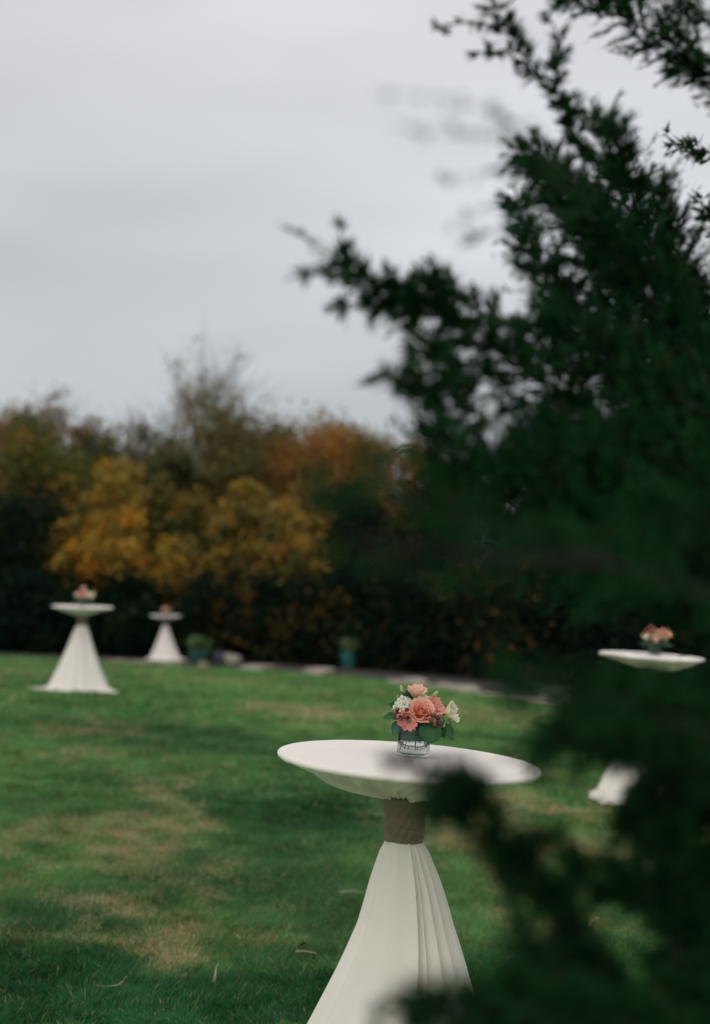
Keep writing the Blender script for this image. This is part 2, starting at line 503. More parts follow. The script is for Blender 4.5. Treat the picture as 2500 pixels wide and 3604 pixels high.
OCHRE = [(0.48, 0.29, 0.045), (0.56, 0.31, 0.04), (0.37, 0.26, 0.05), (0.50, 0.23, 0.03), (0.24, 0.19, 0.045), (0.07, 0.075, 0.025)]
YOLIVE = [(0.36, 0.25, 0.055), (0.26, 0.20, 0.05), (0.42, 0.25, 0.05), (0.15, 0.14, 0.045), (0.08, 0.09, 0.03)]
OLIVE = [(0.11, 0.115, 0.034), (0.15, 0.13, 0.04), (0.075, 0.09, 0.03), (0.20, 0.145, 0.04)]
BROWN = [(0.24, 0.16, 0.095), (0.19, 0.13, 0.085), (0.28, 0.17, 0.07)]
RUST = [(0.36, 0.16, 0.04), (0.30, 0.14, 0.045), (0.42, 0.19, 0.04), (0.19, 0.13, 0.04)]
DARK = [(0.007, 0.019, 0.011), (0.011, 0.024, 0.012), (0.005, 0.014, 0.009)]
DOLIVE = [(0.026, 0.036, 0.013), (0.020, 0.028, 0.011), (0.04, 0.038, 0.013)]
GREEN = [(0.03, 0.055, 0.02), (0.045, 0.065, 0.02), (0.07, 0.07, 0.02)]
WOOD = 'trees beyond the lawn'
tree('olive_tree', 'dense olive green tree with orange tips at the left edge', -9.15, 42.00, 5.88, 1.7, [(0.10, 0.13, 0.03), (0.15, 0.14, 0.035), (0.07, 0.105, 0.028), (0.05, 0.08, 0.025), (0.12, 0.13, 0.03), (0.34, 0.17, 0.03)], 12000, 0.12, 0.2, seed=1, group=WOOD)
tree('brown_tree', 'brown thinning tree rising above the olive tree at left', -10.40, 52.00, 8.07, 1.7, BROWN, 5000, 0.11, 0.35, 0.5, seed=2, group=WOOD, twig=M_paletwig)
tree('brown_tree', 'dull brown tree behind the olive tree at far left edge', -12.18, 50.00, 7.41, 1.5, BROWN + OLIVE[:2], 6000, 0.12, 0.3, 0.3, seed=3, group=WOOD)
tree('brown_tree', 'lower brown tree between the left brown tree and the bare one', -8.96, 51.00, 7.17, 1.3, BROWN, 4500, 0.11, 0.3, 0.5, seed=4, group=WOOD, twig=M_paletwig)
tree('bare_tree', 'thin leafless pale tree against the sky at left', -8.18, 55.00, 7.91, 1.0, BROWN, 500, 0.09, 0.3, 1.0, seed=5, group=WOOD, twig=M_paletwig)
tree('tall_tree', 'tallest tree with bare twiggy top above an olive crown', -4.82, 48.00, 8.58, 1.9, BROWN[:2] + OLIVE, 1600, 0.10, 0.40, 1.0, seed=6, group=WOOD, twig=M_paletwig, lobes=30)
tree('olive_tree', 'bushy olive brown tree standing before the tall bare topped tree', -4.55, 46.00, 7.29, 1.9, OLIVE + BROWN[:1] + OLIVE, 13000, 0.12, 0.2, 0.2, seed=7, group=WOOD)
tree('yellow_tree', 'bright golden tree above the left cocktail tables', -6.51, 40.00, 5.30, 0.95, OCHRE + YOLIVE[:1], 7500, 0.11, 0.30, seed=8, group=WOOD, lobes=24, tight=.55)
tree('yellow_shrub', 'low spreading orange gold shrub behind the leftmost table', -6.64, 38.50, 3.52, 1.25, OCHRE + [(0.5, 0.2, 0.02)], 7000, 0.11, 0.50, seed=9, group=WOOD, lobes=22, tight=.55)
tree('yellow_shrub', 'small gold sapling behind the second cocktail table', -4.72, 38.00, 3.00, 0.55, OCHRE, 1100, 0.10, 0.40, seed=10, group=WOOD, lobes=10)
tree('yellow_tree', 'yellow olive tree right of the gold tree, top lit', -3.35, 40.00, 4.78, 0.75, YOLIVE, 6000, 0.11, 0.45, seed=11, group=WOOD, lobes=22, tight=.6)
tree('yellow_tree', 'lower yellow brown tree sloping down beside the yellow olive one', -1.94, 39.50, 3.97, 1.0, YOLIVE + RUST[:1], 6500, 0.11, 0.45, seed=12, group=WOOD, lobes=22, tight=.6)
tree('rust_tree', 'broad rust orange tree in the middle of the tree line', -1.08, 46.00, 6.62, 1.9, RUST, 10000, 0.12, 0.35, seed=13, group=WOOD)
tree('olive_tree', 'olive topped tree peeking above the rust orange tree', -1.19, 54.00, 7.96, 1.5, YOLIVE[1:] + OLIVE, 7000, 0.12, 0.4, seed=14, group=WOOD)
tree('rust_tree', 'rust brown tree at the right end of the visible tree line', 1.08, 50.00, 7.32, 1.8, RUST + OLIVE[:2], 8000, 0.12, 0.3, seed=15, group=WOOD)
tree('olive_tree', 'dark olive tree between the gold tree and the yellow olive tree', -5.60, 45.00, 5.57, 1.2, DOLIVE + OLIVE[:1], 8000, 0.12, 0.15, seed=16, group=WOOD)
tree('brown_tree', 'brown tree between the tall tree and the rust orange tree', -3.04, 51.00, 6.96, 1.4, BROWN + OLIVE[:2], 7000, 0.12, 0.25, 0.2, seed=17, group=WOOD)
tree('evergreen_tree', 'dark evergreen tree in front of the rust orange tree', -0.10, 43.00, 4.77, 1.5, DARK + GREEN[:1], 10000, 0.12, 0.05, seed=18, group=WOOD)
tree('evergreen_tree', 'dark evergreen behind the juniper, left of its trunk', 2.68, 44.00, 5.66, 1.7, DARK, 9000, 0.12, 0.05, seed=19, group=WOOD)
tree('evergreen_tree', 'dark evergreen mostly hidden behind the middle of the juniper', 5.57, 46.00, 6.54, 1.8, DARK, 9000, 0.12, 0.05, seed=20, group=WOOD)
tree('evergreen_tree', 'dark evergreen hidden behind the right side of the juniper', 8.57, 45.00, 6.92, 2.0, DARK, 9000, 0.12, 0.05, seed=21, group=WOOD)
tree('evergreen_tree', 'dark evergreen beyond the right table, at the right edge', 11.04, 43.00, 6.88, 2.0, DARK, 7000, 0.13, 0.05, seed=22, group=WOOD)
tree('yellow_shrub', 'small gold sapling glimpsed through the juniper', 4.60, 39.00, 3.39, 0.5, OCHRE, 900, 0.10, 0.4, seed=23, group=WOOD, lobes=9)
tree('yellow_shrub', 'low olive gold sapling beyond the stone edging', 2.47, 37.00, 1.95, 0.45, YOLIVE, 800, 0.10, 0.35, seed=24, group=WOOD, lobes=9)
tree('yellow_shrub', 'faint brown gold sapling right of the second table', -2.89, 38.00, 2.11, 0.35, RUST[:2] + YOLIVE, 500, 0.10, 0.4, seed=25, group=WOOD, lobes=8)
tree('evergreen_tree', 'dark evergreen below the olive tree at the left edge', -8.66, 39.00, 3.88, 1.5, DARK + DOLIVE[:1], 10000, 0.12, 0.03, seed=26, group=WOOD)
tree('olive_tree', 'mid olive tree filling the dip right of the bare tree', -6.83, 50.00, 6.71, 1.6, OLIVE + DOLIVE + BROWN[:1], 9000, 0.14, 0.15, seed=28, group=WOOD)
tree('olive_tree', 'olive brown tree just right of the tall bare topped tree', -3.80, 53.00, 7.50, 1.6, OLIVE + BROWN, 9000, 0.14, 0.15, seed=29, group=WOOD)
tree('rust_tree', 'small rust orange tree left of the broad rust tree', -2.11, 49.00, 7.02, 1.4, RUST + BROWN[:1], 8000, 0.13, 0.2, seed=30, group=WOOD)
tree('olive_tree', 'olive tree right of the broad rust orange tree', 0.03, 53.00, 7.72, 1.6, OLIVE + YOLIVE[1:2], 8000, 0.13, 0.2, seed=31, group=WOOD)
tree('rust_tree', 'rust tree half hidden by the left juniper boughs', 2.54, 52.00, 7.51, 1.7, RUST + OLIVE, 8000, 0.13, 0.2, seed=32, group=WOOD)
tree('brown_tree', 'brown tree at the back between the left brown trees', -12.07, 55.00, 7.84, 1.8, BROWN + OLIVE, 9000, 0.14, 0.15, 0.1, seed=33, group=WOOD)
tree('olive_tree', 'olive tree standing behind the gold tree', -8.04, 47.00, 6.18, 1.7, OLIVE + DOLIVE, 10000, 0.13, 0.1, seed=34, group=WOOD)
tree('amber_tree', 'amber olive tree between the olive tree and the gold tree', -8.35, 41.50, 4.74, 1.1, YOLIVE + OLIVE + OCHRE[:2], 6500, 0.12, 0.3, seed=35, group=WOOD, lobes=24, tight=.6)
tree('amber_tree', 'amber olive tree filling the gap right of the gold tree', -5.80, 42.50, 4.91, 1.0, YOLIVE + OLIVE, 6000, 0.12, 0.25, seed=36, group=WOOD, lobes=24, tight=.65)
tree('amber_tree', 'olive amber tree below the tall bare topped tree', -4.53, 42.00, 4.49, 0.9, OLIVE + YOLIVE[1:], 5500, 0.12, 0.25, seed=37, group=WOOD, lobes=24, tight=.65)
tree('amber_tree', 'rust and amber tree beneath the broad rust orange tree', -1.40, 43.00, 5.15, 1.1, RUST + YOLIVE, 6500, 0.12, 0.25, seed=38, group=WOOD, lobes=24, tight=.65)
tree('evergreen_tree', 'dark evergreen standing beyond the left edge of the lawn view', -11.66, 40.00, 4.80, 1.7, DARK + DOLIVE, 7000, 0.13, 0.05, seed=27, group=WOOD)
SH = 'dark shrubs along the wood edge'
sh_lab = ['at the far left edge', 'just left of the leftmost table', 'behind the leftmost table', 'between the two left tables', 'behind the second table', 'behind the left planter',
          'between the two planters, nearer the left one', 'between the two planters, nearer the right one', 'behind the right planter', 'right of the right planter', 'above the long edging stones',
          'behind the lower juniper boughs', 'left of the right table', 'behind the right table', 'at the far right edge']
SHR = [(-9.57, 38.00, 2.17), (-8.04, 37.00, 2.03), (-7.09, 38.50, 1.94), (-5.72, 37.50, 2.09), (-4.78, 38.50, 1.92), (-3.70, 37.50, 2.07), (-2.64, 38.50, 2.02), (-1.33, 37.50, 1.95),
       (0.02, 37.00, 2.24), (1.21, 36.00, 2.38), (2.48, 35.50, 2.45), (3.60, 34.00, 2.57), (4.85, 33.50, 2.73), (6.27, 33.00, 2.79), (7.64, 32.50, 2.96)]
for i, (x, y, h) in enumerate(SHR):
    tree('dark_shrub', 'dark leafy shrub at the wood edge ' + sh_lab[i], x, y, h, 0.95, DARK * 3 + ([(0.11, 0.065, 0.015), (0.05, 0.05, 0.015)] if 4 < i < 12 else DOLIVE[:1]), 5000, 0.11, 0.03, seed=60 + i, group=SH, lobes=18, cat='shrub', leafmat=M_ever)

# the wood behind reads as one mass
rng = np.random.RandomState(99)
n = 380
cx = rng.uniform(-34, 34, n); cyy = rng.uniform(54, 64, n)
cz = rng.rand(n) * 5.2
cen = np.stack([cx, cyy, cz + gzv(cx, cyy)], 1)
V, F, C = leaf_cloud(cen, np.full(n, 0.9), 60000, 0.26, DARK + DOLIVE, rng)
wood = obj('distant_wood', mesh('distant_wood', V, F, M_ever, C, smooth=False))
tag(wood, 'dark mass of woodland filling the gaps behind the tree line', 'woodland', kind='stuff')

# ------------------------------------------------------------------ juniper in the foreground
def spray(rng, pts, r0, r1, dens=150, tw=14, width=0.0046):
    near = min(1.0, max(0.38, (np.mean([p[1] for p in pts]) - 1.05) / 0.75))
    dens = dens * (2.2 * near if r0 > 0.02 else 1.0)
    """foliage along a limb: side sprigs, each carrying scale-leaved twiglets (thin triangles)"""
    line = smooth_poly(pts, 0.01)
    n = len(line); L = n * 0.01
    m = max(8, int(L * dens))
    s = rng.rand(m); ii = (s * (n - 1)).astype(int)
    p = line[ii] + rng.randn(m, 3) * 0.003
    t = line[np.minimum(ii + 1, n - 1)] - line[np.maximum(ii - 1, 0)]
    t /= np.linalg.norm(t, axis=1)[:, None] + 1e-9
    u = rng.randn(m, 3); u -= t * (u * t).sum(1)[:, None]; u /= np.linalg.norm(u, axis=1)[:, None]
    thin = r0 < 0.012
    if thin: tw = 6; width = 0.0024
    d = (t * 1.6 + u * 0.5) if thin else (t * 0.65 + u * 0.85 + np.array([0, 0, 0.18])); d /= np.linalg.norm(d, axis=1)[:, None]
    ln = (r0 + (r1 - r0) * s) * (0.45 + 0.75 * rng.rand(m)) * (3.0 if thin else np.where(rng.rand(m) < 0.14, 1.55, 0.95))
    K = tw
    f = (np.arange(K) + rng.rand(m, K)) / K
    base = p[:, None, :] + d[:, None, :] * (ln[:, None] * f)[..., None]
    base[..., 2] -= 0.12 * (ln[:, None] * f * f)
    td = d[:, None, :] * 0.85 + rng.randn(m, K, 3) * 0.36
    td /= np.linalg.norm(td, axis=2)[..., None]
    tl = (0.014 + 0.026 * rng.rand(m, K)) * min(1.0, 0.35 + r0 * 20) * (1.35 - 0.8 * f)
    tip = base + td * tl[..., None]
    w = np.cross(td, rng.randn(m, K, 3)); w /= np.linalg.norm(w, axis=2)[..., None]
    w *= width * (0.6 + 0.8 * rng.rand(m, K))[..., None] * 0.5
    mid = base + td * (tl * 0.35)[..., None]
    A = np.stack([base, mid + w, tip, mid - w], 2).reshape(-1, 4, 3)
    # the sprig's own stem
    w2 = np.cross(d, rng.randn(m, 3)); w2 /= np.linalg.norm(w2, axis=1)[:, None]; w2 *= 0.0016
    B = np.stack([p, p + w2 + d * (ln * .4)[:, None], p + d * ln[:, None], p - w2 + d * (ln * .4)[:, None]], 1)
    Q = np.concatenate([A, B])
    q = len(Q)
    V = Q.reshape(-1, 3); F = np.arange(q * 4).reshape(-1, 4)
    g = rng.rand(q)[:, None]; warm = (rng.rand(q) < 0.06)[:, None]
    c = np.array([0.005, 0.032, 0.013]) * (1 - g) + np.array([0.022, 0.080, 0.022]) * g
    c = np.where(warm, np.array([0.035, 0.030, 0.012]), c)
    return V, F, np.repeat(c, 4, 0)

jun = empty('juniper_tree', (1.08, 2.70, gz(1.08, 2.70)))
tag(jun, 'big dark green juniper tree in the right foreground, out of focus', 'tree')
JB = Vector(jun.location)
def loc(p): return Vector(p) - JB
trunk_pts = [(1.08, 2.70, -0.14), (1.06, 2.71, 0.5), (1.00, 2.72, 1.1), (0.92, 2.75, 1.7), (0.83, 2.78, 2.2), (0.76, 2.82, 2.7), (0.71, 2.87, 3.2)]
V, F = tube([loc(p) for p in smooth_poly(trunk_pts, 0.15)], np.linspace(0.085, 0.02, len(smooth_poly(trunk_pts, 0.15))), 10)
obj('trunk', mesh('trunk', V, F, M_bark), jun)
# limb: points, foliage radius at root and at tip (m), density
LIMBS = [
 # long bough reaching left
 ([(0.594, 2.587, 1.778), (0.397, 2.472, 1.892), (0.236, 2.357, 1.974), (0.111, 2.277, 2.032), (0.021, 2.219, 2.062), (-0.035, 2.185, 2.093)], .11, .030, 135),
 ([(0.236, 2.357, 1.974), (0.147, 2.3, 2.043), (0.11, 2.242, 2.08)], .05, .025, 100),
 ([(0.397, 2.472, 1.892), (0.279, 2.415, 2.011), (0.187, 2.357, 2.052), (0.137, 2.357, 2.088)], .07, .03, 110),
 ([(0.111, 2.277, 2.032), (0.042, 2.219, 2.029), (-0.025, 2.185, 2.03)], .035, .018, 110),
 ([(-0.035, 2.185, 2.093), (-0.068, 2.07, 2.101), (-0.108, 2.0, 2.107)], .008, .003, 60),
 ([(-0.015, 2.185, 2.076), (-0.018, 2.127, 2.104), (-0.027, 2.07, 2.136)], .012, .004, 60),
 ([(0.001, 2.185, 2.066), (-0.047, 2.012, 2.042), (-0.096, 2.0, 2.029)], .012, .004, 50),
 # boughs under it
 ([(0.523, 2.472, 1.795), (0.307, 2.357, 1.888), (0.18, 2.277, 1.928), (0.094, 2.185, 1.963)], .09, .03, 100),
 ([(0.486, 2.3, 1.757), (0.265, 2.185, 1.838), (0.142, 2.127, 1.865), (0.082, 2.07, 1.878)], .08, .025, 100),
 ([(0.173, 2.185, 1.884), (0.101, 2.07, 1.903), (0.031, 1.98, 1.892)], .03, .012, 70),
 ([(0.541, 2.242, 1.707), (0.322, 2.127, 1.762), (0.176, 2.07, 1.79), (0.078, 1.97, 1.807)], .11, .05, 170),
 ([(0.619, 2.415, 1.748), (0.438, 2.415, 1.835), (0.292, 2.3, 1.82)], .12, .08, 170),
 # leaders of the main mass
 ([(0.633, 2.76, 1.737), (0.535, 2.76, 1.987), (0.443, 2.702, 2.218), (0.354, 2.645, 2.359), (0.292, 2.587, 2.359)], .13, .045, 150),
 ([(0.694, 2.875, 1.827), (0.609, 2.875, 2.045), (0.53, 2.817, 2.242), (0.478, 2.76, 2.365), (0.444, 2.702, 2.465)], .13, .045, 150),
 ([(0.581, 2.53, 1.883), (0.43, 2.53, 2.043), (0.33, 2.472, 2.132), (0.268, 2.415, 2.158)], .12, .04, 150),
 ([(0.656, 2.645, 1.933), (0.561, 2.645, 2.142), (0.488, 2.587, 2.304), (0.447, 2.53, 2.406)], .10, .03, 120),
 ([(0.759, 2.99, 1.88), (0.692, 2.932, 2.088), (0.628, 2.875, 2.254), (0.582, 2.817, 2.362)], .12, .06, 200),
 ([(0.607, 2.645, 1.853), (0.465, 2.645, 1.981), (0.377, 2.645, 2.077), (0.322, 2.645, 2.206), (0.29, 2.645, 2.295)], .12, .04, 150),
 ([(0.695, 2.875, 1.871), (0.591, 2.875, 1.958), (0.506, 2.875, 2.184), (0.428, 2.875, 2.342)], .14, .07, 200),
 # the sparse leader at the top
 ([(0.482, 2.645, 2.206), (0.411, 2.645, 2.375), (0.379, 2.645, 2.464), (0.327, 2.645, 2.521), (0.277, 2.587, 2.57), (0.24, 2.53, 2.608), (0.217, 2.53, 2.662)], .030, .010, 70),
 ([(0.273, 2.587, 2.574), (0.217, 2.53, 2.577), (0.152, 2.472, 2.551), (0.126, 2.415, 2.52)], .014, .005, 70),
 ([(0.327, 2.645, 2.521), (0.269, 2.587, 2.542), (0.209, 2.53, 2.524)], .014, .005, 60),
 ([(0.395, 2.645, 2.416), (0.355, 2.587, 2.486), (0.355, 2.53, 2.538), (0.332, 2.53, 2.592)], .022, .010, 60),
 ([(0.41, 2.5, 2.244), (0.192, 1.5, 2.075), (0.137, 1.4, 2.073), (0.08, 1.3, 2.058), (0.016, 1.2, 2.032)], .006, .004, 42),
 ([(0.41, 2.5, 2.244), (0.192, 1.5, 2.061), (0.141, 1.4, 2.051), (0.08, 1.3, 2.026), (0.026, 1.2, 2.007)], .006, .004, 42),
 ([(0.41, 2.5, 2.244), (0.217, 1.7, 2.095), (0.151, 1.6, 2.072), (0.083, 1.5, 2.036)], .006, .004, 60),
 ([(0.41, 2.5, 2.244), (0.228, 1.7, 2.049), (0.161, 1.6, 2.035), (0.101, 1.5, 1.993)], .006, .004, 60),
 ([(0.41, 2.5, 2.175), (0.271, 2.07, 2.11), (0.171, 1.7, 2.033), (0.117, 1.6, 1.996)], .006, .004, 60),
 # boughs coming in from the top right
 ([(0.891, 2.875, 2.456), (0.744, 2.875, 2.597), (0.601, 2.817, 2.647), (0.472, 2.76, 2.686), (0.371, 2.76, 2.737)], .12, .05, 140),
 ([(0.82, 2.645, 2.456), (0.677, 2.645, 2.611), (0.549, 2.645, 2.676), (0.42, 2.645, 2.708)], .11, .05, 130),
 ([(0.756, 2.76, 2.491), (0.664, 2.76, 2.559), (0.589, 2.76, 2.584)], .07, .03, 170),
 ([(0.932, 3.335, 2.493), (0.831, 3.335, 2.565), (0.75, 3.335, 2.585), (0.7, 3.335, 2.616)], .035, .015, 90),
 ([(0.898, 3.22, 2.268), (0.801, 3.22, 2.366), (0.753, 3.22, 2.445)], .05, .02, 120),
 # the dark heart of the tree
 ([(0.654, 2.415, 1.581), (0.51, 2.415, 1.704), (0.368, 2.3, 1.771), (0.232, 2.185, 1.778), (0.126, 2.07, 1.747)], .12, .07, 230),
 ([(0.723, 2.53, 1.502), (0.534, 2.53, 1.616), (0.365, 2.415, 1.69), (0.223, 2.3, 1.702)], .10, .09, 260),
 ([(0.657, 2.3, 1.481), (0.499, 2.3, 1.591), (0.365, 2.242, 1.64), (0.251, 2.185, 1.653)], .07, .07, 230),
 ([(0.79, 2.76, 1.613), (0.632, 2.76, 1.671), (0.5, 2.76, 1.737), (0.375, 2.76, 1.754)], .12, .11, 260),
 ([(0.822, 2.875, 1.525), (0.693, 2.875, 1.611), (0.546, 2.875, 1.62), (0.416, 2.76, 1.596)], .09, .08, 230),
 ([(0.632, 2.185, 1.686), (0.501, 2.185, 1.778), (0.399, 2.127, 1.813), (0.313, 2.07, 1.809)], .14, .07, 190),
 ([(0.492, 1.7, 1.653), (0.378, 1.65, 1.702), (0.299, 1.6, 1.676), (0.241, 1.6, 1.638)], .12, .07, 190),
 ([(0.702, 2.53, 1.768), (0.612, 2.53, 1.86), (0.551, 2.53, 1.898), (0.497, 2.53, 1.905)], .13, .07, 200),
 # very near, soft boughs
 ([(0.429, 1.5, 1.594), (0.244, 1.35, 1.644), (0.114, 1.25, 1.678), (0.028, 1.15, 1.7), (-0.032, 1.08, 1.707)], .045, .035, 95),
 ([(0.244, 1.35, 1.644), (0.113, 1.25, 1.652), (0.035, 1.15, 1.659), (-0.013, 1.1, 1.668)], .06, .025, 70),
 ([(0.428, 1.5, 1.459), (0.274, 1.4, 1.51), (0.188, 1.3, 1.535), (0.136, 1.25, 1.554)], .035, .03, 170),
 ([(0.484, 1.7, 1.393), (0.336, 1.6, 1.442), (0.239, 1.5, 1.473), (0.183, 1.45, 1.474)], .09, .04, 170),
 ([(0.643, 2.185, 1.398), (0.473, 2.07, 1.436), (0.363, 2.012, 1.442), (0.251, 1.7, 1.464)], .045, .045, 230),
 ([(0.678, 2.3, 1.522), (0.554, 2.3, 1.571), (0.459, 2.242, 1.6), (0.382, 2.185, 1.594)], .045, .025, 150),
 # right edge, low
 ([(0.608, 2.07, 1.325), (0.483, 2.012, 1.364), (0.357, 1.7, 1.403), (0.332, 1.65, 1.381)], .07, .04, 170),
 ([(0.607, 2.07, 1.264), (0.509, 2.07, 1.282), (0.434, 2.012, 1.28), (0.316, 1.7, 1.348)], .07, .04, 170),
 ([(0.607, 2.07, 1.19), (0.482, 2.012, 1.227), (0.346, 1.7, 1.267), (0.277, 1.65, 1.291), (0.23, 1.6, 1.316)], .07, .035, 180),
 ([(0.606, 2.07, 1.116), (0.493, 2.012, 1.155), (0.376, 1.7, 1.217), (0.345, 1.65, 1.195)], .07, .035, 180),
 ([(0.605, 2.07, 1.037), (0.505, 2.012, 1.084), (0.386, 1.7, 1.157), (0.32, 1.6, 1.167)], .07, .035, 180),
 # bough hanging across the near table
 ([(0.496, 1.7, 1.061), (0.334, 1.6, 1.143), (0.264, 1.55, 1.209), (0.228, 1.52, 1.258), (0.202, 1.5, 1.308), (0.163, 1.47, 1.343), (0.135, 1.45, 1.371), (0.105, 1.42, 1.412), (0.089, 1.4, 1.436)], .031, .026, 300),
 ([(0.163, 1.47, 1.343), (0.181, 1.45, 1.358), (0.171, 1.42, 1.391)], .03, .022, 180),
 ([(0.135, 1.45, 1.371), (0.116, 1.42, 1.419), (0.101, 1.4, 1.443)], .035, .02, 180),
 ([(0.105, 1.42, 1.412), (0.077, 1.38, 1.419), (0.062, 1.36, 1.42)], .022, .012, 120),
 ([(0.089, 1.4, 1.436), (0.061, 1.35, 1.456), (0.032, 1.3, 1.467)], .014, .006, 80),
 ([(0.202, 1.5, 1.308), (0.172, 1.47, 1.317), (0.148, 1.45, 1.323)], .025, .016, 140),
 ([(0.264, 1.55, 1.209), (0.202, 1.5, 1.219), (0.172, 1.47, 1.258), (0.161, 1.45, 1.289)], .04, .025, 190),
 ([(0.759, 2.53, 1.358), (0.595, 2.415, 1.393), (0.484, 2.3, 1.399), (0.407, 2.185, 1.392)], .05, .05, 230),
 ([(0.724, 2.415, 1.314), (0.58, 2.3, 1.371), (0.485, 2.185, 1.372), (0.41, 2.07, 1.374)], .09, .05, 200),
 ([(0.656, 2.185, 1.45), (0.537, 2.127, 1.465), (0.423, 2.07, 1.461), (0.276, 1.7, 1.49)], .028, .03, 190),
 ([(0.689, 2.3, 1.248), (0.578, 2.242, 1.285), (0.498, 2.185, 1.301), (0.446, 2.127, 1.285)], .08, .05, 190),
 ([(0.641, 2.185, 1.19), (0.563, 2.185, 1.21), (0.49, 2.127, 1.202), (0.434, 2.07, 1.227)], .07, .04, 190),
 ([(0.497, 1.7, 1.106), (0.414, 1.65, 1.142), (0.354, 1.6, 1.171), (0.292, 1.55, 1.173)], .06, .04, 190),
 ([(0.674, 2.3, 1.105), (0.577, 2.242, 1.138), (0.516, 2.185, 1.126), (0.496, 2.185, 1.074)], .07, .04, 190),
 ([(0.688, 2.53, 1.844), (0.524, 2.472, 2.049), (0.411, 2.415, 2.172), (0.353, 2.415, 2.246), (0.294, 2.357, 2.26)], .12, .05, 210),
 ([(0.591, 2.3, 1.854), (0.452, 2.3, 1.924), (0.34, 2.242, 1.985), (0.265, 2.185, 1.976)], .12, .06, 200),
 ([(0.798, 3.105, 2.02), (0.696, 3.105, 2.17), (0.613, 3.105, 2.34), (0.567, 3.105, 2.473)], .14, .08, 190),
 # bottom edge
 ([(0.402, 1.5, 1.139), (0.254, 1.42, 1.204), (0.163, 1.36, 1.237), (0.103, 1.32, 1.253), (0.05, 1.28, 1.265)], .040, .016, 260),
 ([(0.313, 1.5, 1.139), (0.217, 1.45, 1.203), (0.147, 1.4, 1.235), (0.12, 1.38, 1.249)], .045, .02, 200),
 ([(0.05, 1.28, 1.265), (0.031, 1.26, 1.268), (0.008, 1.24, 1.261)], .012, .006, 90),
 ([(0.269, 1.5, 1.148), (0.126, 1.4, 1.206), (0.061, 1.35, 1.226)], .04, .02, 180),
]
# limbs on the sides of the tree the picture does not show
r2 = random.Random(5)
for i in range(34):
    z = 0.35 + 2.9 * i / 34
    a = r2.uniform(-0.65 * PI, 0.55 * PI)
    R_ = (0.95 - 0.18 * z) * r2.uniform(0.7, 1.1)
    tx = np.interp(z, [0, 1.1, 2.2, 3.2], [1.08, 1.00, 0.83, 0.71])
    p0 = (tx, 2.73, z); p2_ = (tx + R_ * math.cos(a) + 0.12, 2.73 + R_ * math.sin(a), z + 0.32)
    p1 = ((p0[0] + p2_[0]) / 2, (p0[1] + p2_[1]) / 2, z + 0.08)
    LIMBS.append(([p0, p1, p2_], .13, .05, 110))
rngj = np.random.RandomState(21)
for (pts, ra, rb, dens) in LIMBS:
    if np.mean([p[1] for p in pts]) > 1.95: ra *= 1.12; rb *= 1.05
    tpts = list(pts)
    if pts[0][0] > 0.42:                      # limb grows out of the trunk
        zt = max(0.15, pts[0][2] - 0.10)
        tpts = [(float(np.interp(zt, [q[2] for q in trunk_pts], [q[0] for q in trunk_pts])), float(np.interp(zt, [q[2] for q in trunk_pts], [q[1] for q in trunk_pts])), zt)] + tpts
    lp = smooth_poly(tpts, 0.05)
    thick = (0.0022 + 0.026 * ra) if ra > .012 else 0.0011
    V, F = tube([loc(p) for p in lp], np.linspace(thick, min(0.0014, thick * .5), len(lp)), 6)
    lo = obj('limb', mesh('limb', V, F, M_jbark), jun)
    V, F, C = spray(rngj, pts, ra, rb, dens)
    fo = obj('foliage', mesh('foliage', V - np.array(JB, dtype=np.float32), F, M_juniper, C, smooth=False), lo)
    fo['kind'] = 'stuff'

# ------------------------------------------------------------------ cocktail tables
def interp(z, tab):
    return np.interp(z, [a for a, b in tab], [b for a, b in tab])
SK = [(0.0, .40), (.012, .385), (.04, .335), (.15, .288), (.30, .228), (.45, .174), (.60, .125), (.72, .094), (.80, .067), (.832, .050), (.842, .044)]

